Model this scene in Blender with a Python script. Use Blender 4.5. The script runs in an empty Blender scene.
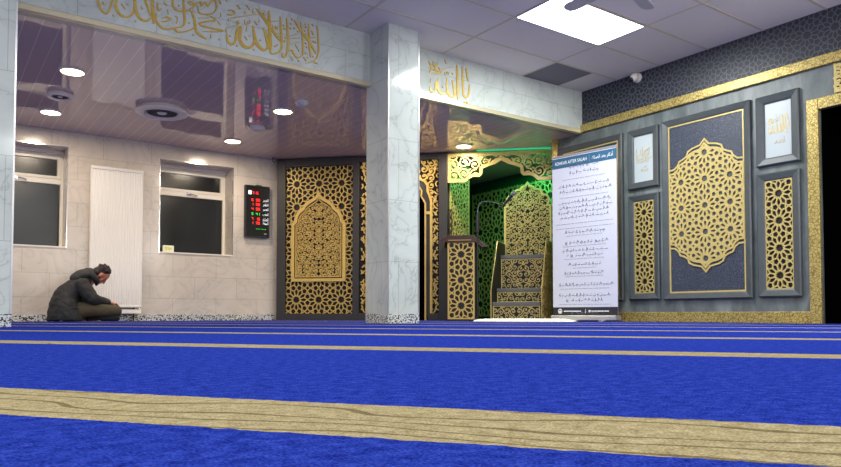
import bpy, bmesh, math, random
from mathutils import Vector, Matrix
C = bpy.context.scene.collection
PI = math.pi
R = math.radians
S2 = math.sqrt(2)

# ------------------------------------------------------------------ mesh builder
class MB:
    """collects faces; local frame is x = right, y = into the wall, z = up"""
    def __init__(s):
        s.v = []; s.f = []; s.n = 0
    def lift(s):
        """tiny proud step so that crossing bars never share one face plane"""
        s.n += 1; return (s.n*.6180339887 % 1)*.0028
    def quad(s, *p):
        b = len(s.v); s.v += [tuple(q) for q in p]; s.f.append(tuple(range(b, b + len(p))))
    def box(s, x0, x1, y0, y1, z0, z1):
        if x1 < x0: x0, x1 = x1, x0
        if y1 < y0: y0, y1 = y1, y0
        if z1 < z0: z0, z1 = z1, z0
        b = len(s.v)
        s.v += [(x, y, z) for x in (x0, x1) for y in (y0, y1) for z in (z0, z1)]
        s.f += [tuple(b + i for i in q) for q in ((0,1,3,2),(4,6,7,5),(0,4,5,1),(2,3,7,6),(0,2,6,4),(1,5,7,3))]
        return s
    def prism(s, pts, y0, y1):
        """extrude an xz outline from y0 (front) to y1"""
        n = len(pts); b = len(s.v)
        s.v += [(x, y0, z) for x, z in pts] + [(x, y1, z) for x, z in pts]
        s.f.append(tuple(range(b, b + n))); s.f.append(tuple(range(b + 2*n - 1, b + n - 1, -1)))
        for i in range(n):
            j = (i + 1) % n
            s.f.append((b + i, b + n + i, b + n + j, b + j))
        return s
    def prism_yz(s, pts, x0, x1):
        n = len(pts); b = len(s.v)
        s.v += [(x0, y, z) for y, z in pts] + [(x1, y, z) for y, z in pts]
        s.f.append(tuple(range(b, b + n))); s.f.append(tuple(range(b + 2*n - 1, b + n - 1, -1)))
        for i in range(n):
            j = (i + 1) % n
            s.f.append((b + i, b + n + i, b + n + j, b + j))
        return s
    def loops(s, loops, closed=True, cap=True):
        n = len(loops[0]); b = len(s.v)
        for l in loops: s.v += [tuple(p) for p in l]
        for k in range(len(loops) - 1):
            for i in range(n if closed else n - 1):
                j = (i + 1) % n
                s.f.append((b+k*n+i, b+k*n+j, b+(k+1)*n+j, b+(k+1)*n+i))
        if cap and closed:
            s.f.append(tuple(range(b + n - 1, b - 1, -1)))
            s.f.append(tuple(range(b + (len(loops)-1)*n, b + len(loops)*n)))
        return s
    def tube(s, pts, r, n=8, cap=True):
        pts = [Vector(p) for p in pts]; rs = r if isinstance(r, (list, tuple)) else [r]*len(pts)
        L = []; up = Vector((0, 0, 1))
        d0 = (pts[1]-pts[0]).normalized()
        if abs(d0.dot(up)) > .9: up = Vector((0, 1, 0))
        for i, p in enumerate(pts):
            d = (pts[min(i+1, len(pts)-1)] - pts[max(i-1, 0)]).normalized()
            a = d.cross(up)
            if a.length < 1e-4: a = d.cross(Vector((1, 0, 0)))
            a.normalize(); c = a.cross(d); up = c
            L.append([p + (a*math.cos(2*PI*k/n) + c*math.sin(2*PI*k/n))*rs[i] for k in range(n)])
        return s.loops(L, True, cap)
    def lathe(s, prof, cx=0, cy=0, n=32, axis='z', cap=False):
        L = []
        for r, h in prof:
            l = []
            for k in range(n):
                a = 2*PI*k/n; u, w = r*math.cos(a), r*math.sin(a)
                l.append((cx+u, cy+w, h) if axis == 'z' else (cx+u, h, cy+w))
            L.append(l)
        return s.loops(L, True, cap)
    def seg(s, a, b, w, y0, y1):
        """flat bar from a to b (xz), front at y0"""
        dx, dz = b[0]-a[0], b[1]-a[1]; l = math.hypot(dx, dz)
        if l < 1e-6: return
        y0 -= s.lift(); dx /= l; dz /= l; e = w*.35; nx, nz = -dz*w/2, dx*w/2
        ax, az, bx, bz = a[0]-dx*e, a[1]-dz*e, b[0]+dx*e, b[1]+dz*e
        q = [(ax+nx, az+nz), (ax-nx, az-nz), (bx-nx, bz-nz), (bx+nx, bz+nz)]
        k = len(s.v)
        s.v += [(x, y0, z) for x, z in q] + [(x, y1, z) for x, z in q]
        s.f += [(k, k+1, k+2, k+3), (k, k+4, k+5, k+1), (k+1, k+5, k+6, k+2), (k+2, k+6, k+7, k+3), (k+3, k+7, k+4, k)]
    def ribbon(s, pts, w, y0, y1, closed=False):
        """mitred strip along an xz polyline; w may be a list"""
        n = len(pts); ws = w if isinstance(w, (list, tuple)) else [w]*n; y0 -= s.lift()*.5
        A = []; B = []
        for i in range(n):
            p = pts[i]
            q0 = pts[i-1] if (i > 0 or closed) else None
            q1 = pts[(i+1) % n] if (i < n-1 or closed) else None
            def nrm(a, b):
                dx, dz = b[0]-a[0], b[1]-a[1]; l = math.hypot(dx, dz) or 1
                return (-dz/l, dx/l)
            if q0 and q1:
                n0, n1 = nrm(q0, p), nrm(p, q1); mx, mz = n0[0]+n1[0], n0[1]+n1[1]
                l2 = mx*mx+mz*mz
                if l2 < .25: m = n1
                else: m = (2*mx/l2, 2*mz/l2)
            else: m = nrm(q0, p) if q0 else nrm(p, q1)
            h = ws[i]/2
            A.append((p[0]+m[0]*h, p[1]+m[1]*h)); B.append((p[0]-m[0]*h, p[1]-m[1]*h))
        b = len(s.v)
        for i in range(n):
            s.v += [(A[i][0], y0, A[i][1]), (B[i][0], y0, B[i][1]), (A[i][0], y1, A[i][1]), (B[i][0], y1, B[i][1])]
        for i in range(n if closed else n-1):
            p, q = b+4*i, b+4*((i+1) % n)
            s.f += [(p, p+1, q+1, q), (p, q, q+2, p+2), (p+1, p+3, q+3, q+1)]
        if not closed:
            q = b+4*(n-1); s.f += [(b, b+2, b+3, b+1), (q, q+1, q+3, q+2)]
        return s
    def rect_frame(s, x0, x1, z0, z1, prof):
        """mitred frame: prof = [(inset, y), ...] from outside to inside"""
        L = [[(x0+t, y, z0+t), (x1-t, y, z0+t), (x1-t, y, z1-t), (x0+t, y, z1-t)] for t, y in prof]
        return s.loops(L, True, False)
    def ball(s, c, r, seg=12, rings=8, rot=None):
        rx, ry, rz = r if isinstance(r, (list, tuple)) else (r, r, r)
        M = rot or Matrix.Identity(3); b = len(s.v); c = Vector(c)
        s.v.append(tuple(c + M @ Vector((0, 0, rz))))
        for i in range(1, rings):
            a = PI*i/rings
            for k in range(seg):
                t = 2*PI*k/seg
                s.v.append(tuple(c + M @ Vector((rx*math.sin(a)*math.cos(t), ry*math.sin(a)*math.sin(t), rz*math.cos(a)))))
        s.v.append(tuple(c + M @ Vector((0, 0, -rz)))); e = len(s.v)-1
        for k in range(seg):
            j = (k+1) % seg
            s.f.append((b, b+1+k, b+1+j)); s.f.append((e, e-seg+j, e-seg+k))
            for i in range(rings-2):
                p = b+1+i*seg
                s.f.append((p+k, p+seg+k, p+seg+j, p+j))
        return s
    def capsule(s, a, ra, b, rb, n=14):
        a, b = Vector(a), Vector(b); k = max(2, int((b-a).length/(min(ra, rb)*.35))+1)
        for i in range(k+1):
            t = i/k; s.ball(a.lerp(b, t), ra+(rb-ra)*t, n, 8)
        return s
    def chain(s, pts):
        for p, q in zip(pts, pts[1:]): s.capsule(p[:3], p[3], q[:3], q[3])
        return s

def link(name, mb, mat, parent=None, smooth=False, bevel=0, loc=None, rz=None):
    me = bpy.data.meshes.new(name)
    me.from_pydata([tuple(v) for v in mb.v], [], mb.f)
    bm = bmesh.new(); bm.from_mesh(me); bmesh.ops.recalc_face_normals(bm, faces=bm.faces); bm.to_mesh(me); bm.free()
    if mat: me.materials.append(mat)
    if smooth:
        for p in me.polygons: p.use_smooth = True
    o = bpy.data.objects.new(name, me); C.objects.link(o)
    if parent: o.parent = parent
    if loc is not None: o.location = loc
    if rz is not None: o.rotation_euler = (0, 0, rz)
    if bevel:
        m = o.modifiers.new('bevel', 'BEVEL'); m.width = bevel; m.segments = 2; m.limit_method = 'ANGLE'; m.angle_limit = R(40)
    if smooth: 
        try: me.set_sharp_from_angle(angle=R(50))
        except Exception: pass
    return o

def tag(o, label, cat, group=None, kind=None):
    o['label'] = label; o['category'] = cat
    if group: o['group'] = group
    if kind: o['kind'] = kind
    return o
def thing(name, label, cat, loc=(0, 0, 0), rz=0, group=None):
    o = bpy.data.objects.new(name, None); C.objects.link(o)
    o.location = loc; o.rotation_euler = (0, 0, rz); o.empty_display_size = .1
    return tag(o, label, cat, group)
def struct(name, mb, mat, loc=None, rz=None, smooth=False, bevel=0, label=None):
    o = link(name, mb, mat, None, smooth, bevel, loc, rz); o['kind'] = 'structure'
    if label: o['label'] = label
    return o
def copy_tree(o, parent=None):
    c = o.copy(); C.objects.link(c); c.parent = parent
    for ch in list(o.children): copy_tree(ch, c)
    return c

# ------------------------------------------------------------------ materials
def _mat(name):
    m = bpy.data.materials.new(name); m.use_nodes = True
    nt = m.node_tree; b = nt.nodes['Principled BSDF']
    return m, nt, b
def N(nt, t, **kw):
    n = nt.nodes.new(t)
    for k, v in kw.items():
        if hasattr(n, k) and k not in n.inputs: setattr(n, k, v)
        else: n.inputs[k].default_value = v
    return n
def lin(c):
    return tuple((x/12.92 if x <= .04045 else ((x+.055)/1.055)**2.4) for x in [q/255 for q in c]) + (1,)
def ramp(nt, fac, stops):
    r = nt.nodes.new('ShaderNodeValToRGB'); e = r.color_ramp.elements
    e[0].position, e[0].color = stops[0]; e[1].position, e[1].color = stops[-1]
    for p, c in stops[1:-1]:
        x = e.new(p); x.color = c
    nt.links.new(fac, r.inputs[0]); return r.outputs[0]
def plain(name, rgb, rough=.5, metal=0., noise=0., nscale=8., spec=.5, coat=0., bump=0., bscale=60.):
    m, nt, b = _mat(name); c = lin(rgb)
    b.inputs['Base Color'].default_value = c; b.inputs['Roughness'].default_value = rough
    b.inputs['Metallic'].default_value = metal; b.inputs['Specular IOR Level'].default_value = spec
    b.inputs['Coat Weight'].default_value = coat
    tc = nt.nodes.new('ShaderNodeTexCoord')
    if noise:
        n = N(nt, 'ShaderNodeTexNoise', Scale=nscale, Detail=5.); nt.links.new(tc.outputs['Object'], n.inputs['Vector'])
        lo = tuple(x*(1-noise) for x in c[:3])+(1,); hi = tuple(min(1, x*(1+noise)) for x in c[:3])+(1,)
        nt.links.new(ramp(nt, n.outputs[0], [(.3, lo), (.7, hi)]), b.inputs['Base Color'])
    if bump:
        n2 = N(nt, 'ShaderNodeTexNoise', Scale=bscale, Detail=3.); nt.links.new(tc.outputs['Object'], n2.inputs['Vector'])
        bp = N(nt, 'ShaderNodeBump', Strength=bump, Distance=.01); nt.links.new(n2.outputs[0], bp.inputs['Height'])
        nt.links.new(bp.outputs[0], b.inputs['Normal'])
    return m
def emit(name, rgb, strength):
    m, nt, b = _mat(name); c = lin(rgb)
    b.inputs['Base Color'].default_value = c; b.inputs['Emission Color'].default_value = c
    b.inputs['Emission Strength'].default_value = strength
    return m
def marble(name, axis, rgb, tw=.6, th=.3, vein=.22, rough=.12):
    """glossy wall tile: soft veins and hairline joints; axis picks the horizontal coordinate"""
    m, nt, b = _mat(name); c = lin(rgb); L = nt.links.new
    tc = nt.nodes.new('ShaderNodeTexCoord'); sp = nt.nodes.new('ShaderNodeSeparateXYZ'); L(tc.outputs['Object'], sp.inputs[0])
    cb = nt.nodes.new('ShaderNodeCombineXYZ')
    if axis == 'xy':
        ad = N(nt, 'ShaderNodeMath', operation='ADD'); L(sp.outputs['X'], ad.inputs[0]); L(sp.outputs['Y'], ad.inputs[1]); L(ad.outputs[0], cb.inputs['X'])
    else: L(sp.outputs[axis.upper()], cb.inputs['X'])
    L(sp.outputs['Z'], cb.inputs['Y'])
    n1 = N(nt, 'ShaderNodeTexNoise', Scale=2.2, Detail=6., Distortion=1.6); L(tc.outputs['Object'], n1.inputs['Vector'])
    sub = N(nt, 'ShaderNodeMath', operation='SUBTRACT'); L(n1.outputs[0], sub.inputs[0]); sub.inputs[1].default_value = .5
    ab = N(nt, 'ShaderNodeMath', operation='ABSOLUTE'); L(sub.outputs[0], ab.inputs[0])
    d = tuple(x*(1-vein) for x in c[:3])+(1,); md = tuple(x*.93 for x in c[:3])+(1,)
    vr = ramp(nt, ab.outputs[0], [(0., d), (.012, md), (.12, c)])
    n2 = N(nt, 'ShaderNodeTexNoise', Scale=1.3, Detail=3.); L(tc.outputs['Object'], n2.inputs['Vector'])
    r2 = ramp(nt, n2.outputs[0], [(.35, (.86, .86, .86, 1)), (.65, (1, 1, 1, 1))])
    mx = N(nt, 'ShaderNodeMix', data_type='RGBA', blend_type='MULTIPLY'); mx.inputs[0].default_value = 1
    L(vr, mx.inputs[6]); L(r2, mx.inputs[7])
    br = N(nt, 'ShaderNodeTexBrick', Scale=1.); br.offset = .5
    br.inputs['Brick Width'].default_value = tw; br.inputs['Row Height'].default_value = th
    br.inputs['Mortar Size'].default_value = .0025; br.inputs['Color1'].default_value = (1,)*4; br.inputs['Color2'].default_value = (.96, .96, .96, 1)
    br.inputs['Mortar'].default_value = (.66, .65, .63, 1); L(cb.outputs[0], br.inputs['Vector'])
    m2 = N(nt, 'ShaderNodeMix', data_type='RGBA', blend_type='MULTIPLY'); m2.inputs[0].default_value = 1
    L(mx.outputs[2], m2.inputs[6]); L(br.outputs[0], m2.inputs[7]); L(m2.outputs[2], b.inputs['Base Color'])
    b.inputs['Roughness'].default_value = rough
    return m
def mosaic(name):
    m, nt, b = _mat(name); L = nt.links.new
    tc = nt.nodes.new('ShaderNodeTexCoord'); mp = N(nt, 'ShaderNodeMapping'); mp.inputs['Scale'].default_value = (60, 60, 75)
    L(tc.outputs['Object'], mp.inputs[0]); v = N(nt, 'ShaderNodeTexNoise', Scale=1., Detail=1.); L(mp.outputs[0], v.inputs['Vector'])
    L(ramp(nt, v.outputs[0], [(.44, lin((28, 30, 34))), (.5, lin((205, 208, 205)))]), b.inputs['Base Color'])
    b.inputs['Roughness'].default_value = .3
    return m
def gold_relief(name, rgb, scale=34.):
    m, nt, b = _mat(name); L = nt.links.new; c = lin(rgb)
    tc = nt.nodes.new('ShaderNodeTexCoord'); v = N(nt, 'ShaderNodeTexVoronoi', Scale=scale); v.feature = 'DISTANCE_TO_EDGE'
    n = N(nt, 'ShaderNodeTexNoise', Scale=scale*.6, Detail=2.); L(tc.outputs['Object'], n.inputs['Vector'])
    va = N(nt, 'ShaderNodeVectorMath', operation='MULTIPLY_ADD'); L(n.outputs['Color'], va.inputs[0]); va.inputs[1].default_value = (.05,)*3; L(tc.outputs['Object'], va.inputs[2])
    L(va.outputs[0], v.inputs['Vector'])
    d = tuple(x*.38 for x in c[:3])+(1,)
    L(ramp(nt, v.outputs[0], [(.03, d), (.13, c)]), b.inputs['Base Color'])
    bp = N(nt, 'ShaderNodeBump', Strength=.6, Distance=.004); L(v.outputs[0], bp.inputs['Height']); L(bp.outputs[0], b.inputs['Normal'])
    b.inputs['Roughness'].default_value = .38; b.inputs['Metallic'].default_value = .45
    return m

def slate(name):
    m, nt, b = _mat(name); L = nt.links.new
    tc = nt.nodes.new('ShaderNodeTexCoord'); mp = N(nt, 'ShaderNodeMapping'); mp.inputs['Scale'].default_value = (1, 3.2, 1.1)
    L(tc.outputs['Object'], mp.inputs[0])
    n = N(nt, 'ShaderNodeTexNoise', Scale=1.5, Detail=7., Roughness=.62, Distortion=.5); L(mp.outputs[0], n.inputs['Vector'])
    L(ramp(nt, n.outputs[0], [(.28, lin((68, 75, 77))), (.5, lin((98, 106, 107))), (.74, lin((134, 142, 142)))]), b.inputs['Base Color'])
    b.inputs['Roughness'].default_value = .42
    return m
def carpet(name):
    """blue pile with woven beige prayer-row bands, laid out in the carpet's own direction"""
    m, nt, b = _mat(name); L = nt.links.new
    tc = nt.nodes.new('ShaderNodeTexCoord')
    mp = N(nt, 'ShaderNodeMapping'); mp.vector_type = 'POINT'; mp.inputs['Rotation'].default_value = (0, 0, R(54.76)); L(tc.outputs['Object'], mp.inputs[0])
    sp = nt.nodes.new('ShaderNodeSeparateXYZ'); L(mp.outputs[0], sp.inputs[0])   # x along the bands, y across
    n0 = N(nt, 'ShaderNodeTexNoise', Scale=55., Detail=2.); L(tc.outputs['Object'], n0.inputs['Vector'])
    nl = N(nt, 'ShaderNodeTexNoise', Scale=1.3, Detail=2.); L(tc.outputs['Object'], nl.inputs['Vector'])
    def math_(op, a, c=None, d=None):
        q = N(nt, 'ShaderNodeMath', operation=op)
        for i, x in enumerate((a, c, d)):
            if x is None: continue
            if isinstance(x, (int, float)): q.inputs[i].default_value = x
            else: L(x, q.inputs[i])
        return q.outputs[0]
    j = math_('MULTIPLY_ADD', n0.outputs[0], .012, -.006)
    j2 = math_('MULTIPLY_ADD', nl.outputs[0], .03, -.015)
    yy = math_('ADD', math_('ADD', sp.outputs['Y'], j), j2)
    PER, OFF, WID = 1.13, STRIPE0, .168
    fr = math_('FLOORED_MODULO', math_('SUBTRACT', yy, OFF), PER)
    band = math_('LESS_THAN', fr, WID)
    # carved lines in the band
    mq = N(nt, 'ShaderNodeMapping'); mq.inputs['Scale'].default_value = (3.2, 7., 1); L(mp.outputs[0], mq.inputs[0])
    wn = N(nt, 'ShaderNodeTexNoise', Scale=1., Detail=1.2); L(mq.outputs[0], wn.inputs['Vector'])
    wv = math_('ABSOLUTE', math_('SINE', math_('MULTIPLY_ADD', wn.outputs[0], 13., math_('MULTIPLY', sp.outputs['Y'], 80.))))
    groove = math_('LESS_THAN', wv, .24)
    fine = N(nt, 'ShaderNodeTexNoise', Scale=420., Detail=2.); L(tc.outputs['Object'], fine.inputs['Vector'])
    mid = N(nt, 'ShaderNodeTexNoise', Scale=60., Detail=4., Roughness=.75); L(tc.outputs['Object'], mid.inputs['Vector'])
    ff = math_('ADD', math_('MULTIPLY', fine.outputs[0], .5), math_('MULTIPLY', mid.outputs[0], .5))
    blue = ramp(nt, ff, [(.36, lin((16, 24, 92))), (.5, lin((32, 48, 134))), (.66, lin((54, 74, 166)))])
    beige = ramp(nt, ff, [(.34, lin((104, 94, 66))), (.5, lin((146, 133, 100))), (.66, lin((176, 165, 132)))])
    bg = N(nt, 'ShaderNodeMix', data_type='RGBA'); L(math_('MULTIPLY', groove, .6), bg.inputs[0]); L(beige, bg.inputs[6]); bg.inputs[7].default_value = lin((62, 50, 24))
    mx = N(nt, 'ShaderNodeMix', data_type='RGBA'); L(band, mx.inputs[0]); L(blue, mx.inputs[6]); L(bg.outputs[2], mx.inputs[7])
    L(mx.outputs[2], b.inputs['Base Color']); b.inputs['Roughness'].default_value = .95; b.inputs['Specular IOR Level'].default_value = 0
    h = math_('SUBTRACT', math_('ADD', math_('MULTIPLY', fine.outputs[0], .5), mid.outputs[0]), math_('MULTIPLY', math_('MULTIPLY', groove, band), .5))
    bp = N(nt, 'ShaderNodeBump', Strength=.8, Distance=.006); L(h, bp.inputs['Height']); L(bp.outputs[0], b.inputs['Normal'])
    return m
def planks(name):
    """gloss PVC ceiling boards with a bright hairline at each joint"""
    m, nt, b = _mat(name); L = nt.links.new
    tc = nt.nodes.new('ShaderNodeTexCoord'); sp = nt.nodes.new('ShaderNodeSeparateXYZ'); L(tc.outputs['Object'], sp.inputs[0])
    P = .1265
    a = N(nt, 'ShaderNodeMath', operation='SUBTRACT'); L(sp.outputs['X'], a.inputs[0]); a.inputs[1].default_value = 1.317 - P*40 - .003
    f = N(nt, 'ShaderNodeMath', operation='FLOORED_MODULO'); L(a.outputs[0], f.inputs[0]); f.inputs[1].default_value = P
    lt = N(nt, 'ShaderNodeMath', operation='LESS_THAN'); L(f.outputs[0], lt.inputs[0]); lt.inputs[1].default_value = .006
    mx = N(nt, 'ShaderNodeMix', data_type='RGBA'); L(lt.outputs[0], mx.inputs[0]); mx.inputs[6].default_value = lin((206, 184, 180)); mx.inputs[7].default_value = lin((236, 226, 216))
    L(mx.outputs[2], b.inputs['Base Color']); b.inputs['Roughness'].default_value = .035; b.inputs['IOR'].default_value = 1.55
    dv = N(nt, 'ShaderNodeMath', operation='DIVIDE'); L(a.outputs[0], dv.inputs[0]); dv.inputs[1].default_value = P
    fl = N(nt, 'ShaderNodeMath', operation='FLOOR'); L(dv.outputs[0], fl.inputs[0])
    cb = nt.nodes.new('ShaderNodeCombineXYZ'); L(fl.outputs[0], cb.inputs['X'])
    sc = N(nt, 'ShaderNodeMath', operation='MULTIPLY'); L(sp.outputs['Y'], sc.inputs[0]); sc.inputs[1].default_value = 1.2; L(sc.outputs[0], cb.inputs['Y'])
    n = N(nt, 'ShaderNodeTexNoise', Scale=1.7, Detail=1.); L(cb.outputs[0], n.inputs['Vector'])
    bp = N(nt, 'ShaderNodeBump', Strength=.10, Distance=.05); L(n.outputs[0], bp.inputs['Height']); L(bp.outputs[0], b.inputs['Normal'])
    return m
def tiles(name, rgb):
    """suspended ceiling tiles 1.2 x 0.6 with a pale grid"""
    m, nt, b = _mat(name); L = nt.links.new
    tc = nt.nodes.new('ShaderNodeTexCoord'); n = N(nt, 'ShaderNodeTexNoise', Scale=.8, Detail=2.); L(tc.outputs['Object'], n.inputs['Vector'])
    c = lin(rgb); L(ramp(nt, n.outputs[0], [(.35, tuple(x*.9 for x in c[:3])+(1,)), (.65, c)]), b.inputs['Base Color'])
    b.inputs['Roughness'].default_value = .8
    return m
def flecks(name, rgb, rgb2, scale=90.):
    m, nt, b = _mat(name); L = nt.links.new
    tc = nt.nodes.new('ShaderNodeTexCoord'); v = N(nt, 'ShaderNodeTexVoronoi', Scale=scale); L(tc.outputs['Object'], v.inputs['Vector'])
    v.feature = 'DISTANCE_TO_EDGE'
    L(ramp(nt, v.outputs[0], [(.05, lin(rgb2)), (.16, lin(rgb))]), b.inputs['Base Color']); b.inputs['Roughness'].default_value = .5
    return m

STRIPE0 = 0.471*.9855
M = {}
M['carpet'] = carpet('blue carpet')
M['tile_y'] = marble('pale marble tile', 'x', (212, 219, 210))
M['tile_warm'] = marble('warm tinted marble tile', 'x', (212, 202, 190), .6, .3, .2, .2)  # same marble as the beam, warm lamplight put into its colour
M['tile_col'] = marble('pale marble column tile', 'xy', (208, 215, 208), .6, .6, .3)
M['plain_wall'] = plain('pale plaster', (205, 205, 202), .8, noise=.04)
M['planks'] = planks('gloss ceiling boards')
M['ctile'] = tiles('ceiling tile', (226, 218, 212))
M['cgrid'] = plain('ceiling grid', (200, 190, 165), .5)
M['ctile_dark'] = plain('dull ceiling tile', (120, 118, 124), .8)
M['mosaic'] = mosaic('mosaic skirting')
M['slate'] = slate('slate tile')
M['frame_grey'] = plain('charcoal painted frame', (68, 74, 77), .45, noise=.12, nscale=14)
M['screen_grey'] = plain('dark taupe board', (46, 44, 45), .5, noise=.1, nscale=6)
M['black'] = plain('black backing', (9, 9, 11), .6)
M['void'] = plain('unlit black', (3, 3, 3), .9, spec=0)
M['gold'] = plain('gold paint', (200, 170, 96), .4, .2, noise=.08, nscale=30)
M['gold_pale'] = plain('pale gold paint', (194, 174, 110), .4, .2, noise=.08, nscale=30)
M['gold_leaf'] = plain('gold lettering', (206, 172, 72), .35, .1, noise=.15, nscale=40)
M['gold_relief'] = gold_relief('gold relief moulding', (192, 170, 100))
M['cream_metal'] = plain('champagne metal edge', (216, 206, 170), .3, .35)
M['navy'] = flecks('dark navy patterned board', (27, 31, 46), (72, 80, 98), 48)
M['wallpaper'] = plain('dark navy wallpaper', (36, 38, 48), .5)
M['wallpaper_line'] = plain('slate grey wallpaper print', (84, 88, 98), .4)
M['white_card'] = plain('pale grey panel', (182, 191, 194), .35)
M['white_pvc'] = plain('white plastic', (232, 226, 214), .3)
M['white_metal'] = plain('white enamel', (236, 232, 226), .28)
M['glass_night'] = plain('obscured window glass at night', (18, 18, 16), .22, bump=.05, bscale=300)
M['chrome'] = plain('chrome trim', (214, 214, 214), .15, .9)
M['downlight'] = emit('warm lamp face', (255, 226, 176), 14)
M['led'] = emit('cool white LED face', (236, 246, 255), 9)
M['green_led'] = emit('green LED', (30, 200, 140), .8)
M['red_led'] = emit('red LED', (255, 40, 34), 1.6)
M['grn_led'] = emit('lime LED', (60, 230, 60), .9)
M['wht_led'] = emit('white lettering glow', (235, 240, 245), .7)
M['black_gloss'] = plain('black gloss plastic', (12, 12, 13), .25)
M['grey_plastic'] = plain('grey plastic', (226, 216, 210), .4)
M['dark_grille'] = plain('dark grille', (96, 90, 88), .6)
M['fan_grey'] = plain('grey fan paint', (176, 172, 166), .4)
M['coat'] = plain('charcoal padded coat', (36, 37, 38), .75, noise=.2, nscale=20, bump=.35, bscale=28)
M['hood'] = plain('charcoal hood cloth', (50, 51, 52), .8, noise=.2, nscale=20)
M['trousers'] = plain('dark olive brown trousers', (70, 62, 46), .85, noise=.25, nscale=25)
M['sock'] = plain('black sock', (24, 25, 28), .9)
M['skin'] = plain('skin', (172, 112, 84), .5)
M['hair'] = plain('dark brown hair', (34, 24, 20), .6, noise=.4, nscale=60, bump=.6, bscale=120)
M['wood_dark'] = plain('dark red brown wood', (62, 34, 26), .35, noise=.25, nscale=12)
M['step_grey'] = plain('grey step board', (92, 92, 90), .5, noise=.12, nscale=8)
M['mic_black'] = plain('matte black metal', (20, 20, 22), .45)
M['mic_grey'] = plain('microphone grille', (110, 116, 130), .4, .4)
M['banner'] = plain('white banner vinyl', (200, 203, 220), .4)
M['banner_blue'] = plain('teal blue banner band', (44, 92, 124), .45)
M['banner_dark'] = plain('black banner band', (38, 36, 44), .45)
M['ink'] = plain('grey ink', (158, 160, 172), .6)
M['teal_ink'] = plain('teal ink', (36, 104, 134), .6)
M['white_ink'] = plain('white ink', (240, 244, 246), .5)
M['alu'] = plain('brushed aluminium', (205, 205, 205), .3, .8)
M['fleece'] = plain('white fleece', (226, 222, 208), .95, noise=.1, nscale=60)
M['bead'] = plain('dark brown bead', (58, 30, 22), .3)
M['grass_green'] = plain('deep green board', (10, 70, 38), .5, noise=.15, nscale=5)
M['lcd'] = plain('pale yellow green face', (226, 232, 170), .4)
M['ivory'] = plain('ivory plastic', (236, 230, 214), .35)
M['clear'] = plain('smoked clear dome', (196, 192, 196), .08, spec=.8)

# ------------------------------------------------------------------ 2D pattern makers (xz)
def inside(poly, x, z):
    r = False; j = len(poly)-1
    for i in range(len(poly)):
        xi, zi = poly[i]; xj, zj = poly[j]
        if (zi > z) != (zj > z) and x < (xj-xi)*(z-zi)/(zj-zi)+xi: r = not r
        j = i
    return r
def hankin(cx, cz, r, n, rot, phi):
    rho = r/(math.cos(PI/n)+math.sin(PI/n)*math.tan(phi)); out = []
    for k in range(n):
        a = rot+2*PI*k/n; b = a+PI/n
        Mk = (cx+r*math.cos(a), cz+r*math.sin(a)); Bk = (cx+rho*math.cos(b), cz+rho*math.sin(b))
        M2 = (cx+r*math.cos(a+2*PI/n), cz+r*math.sin(a+2*PI/n))
        out += [(Mk, Bk), (Bk, M2)]
    return out, rho
def rosette(cx, cz, r, n, rot, phi, ri=.46, r0=.30):
    out, rho = hankin(cx, cz, r, n, rot, phi)
    P = lambda rr, a: (cx+rr*math.cos(a), cz+rr*math.sin(a))
    for k in range(n):
        a = rot+2*PI*k/n; b = a+PI/n
        out += [(P(rho, b), P(r*ri, b)), (P(r*ri, b), P(r*r0, a)), (P(r*ri, b), P(r*r0, a+2*PI/n))]
    return out
def star_field(x0, x1, z0, z1, P, ox, oz, phi=R(55), n=12):
    """twelve-fold rosettes on a square net with squares and triangles between"""
    segs = []; r = P/2; e = 2*r*math.tan(PI/12)
    for i in range(int(math.floor((x0-ox)/P))-1, int(math.ceil((x1-ox)/P))+2):
        for j in range(int(math.floor((z0-oz)/P))-1, int(math.ceil((z1-oz)/P))+2):
            cx, cz = ox+i*P, oz+j*P
            segs += rosette(cx, cz, r, 12, 0, phi)
            gx, gz = cx+P/2, cz+P/2
            segs += hankin(gx, gz, e/2, 4, 0, phi)[0]
            for k in range(4):
                a = k*PI/2; d = e/2+e*math.sqrt(3)/6
                segs += hankin(gx+d*math.cos(a), gz+d*math.sin(a), e*math.sqrt(3)/6, 3, a+PI, phi)[0]
    return segs
def clip_segs(segs, poly, k=3, hole=None):
    out = []
    for a, b in segs:
        for i in range(k):
            t0, t1 = i/k, (i+1)/k; tm = (t0+t1)/2
            x, z = a[0]+(b[0]-a[0])*tm, a[1]+(b[1]-a[1])*tm
            if inside(poly, x, z) and not (hole and inside(hole, x, z)):
                out.append(((a[0]+(b[0]-a[0])*t0, a[1]+(b[1]-a[1])*t0), (a[0]+(b[0]-a[0])*t1, a[1]+(b[1]-a[1])*t1)))
    return out
def add_segs(mb, segs, w, y0, y1):
    for a, b in segs: mb.seg(a, b, w, y0, y1)
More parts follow.
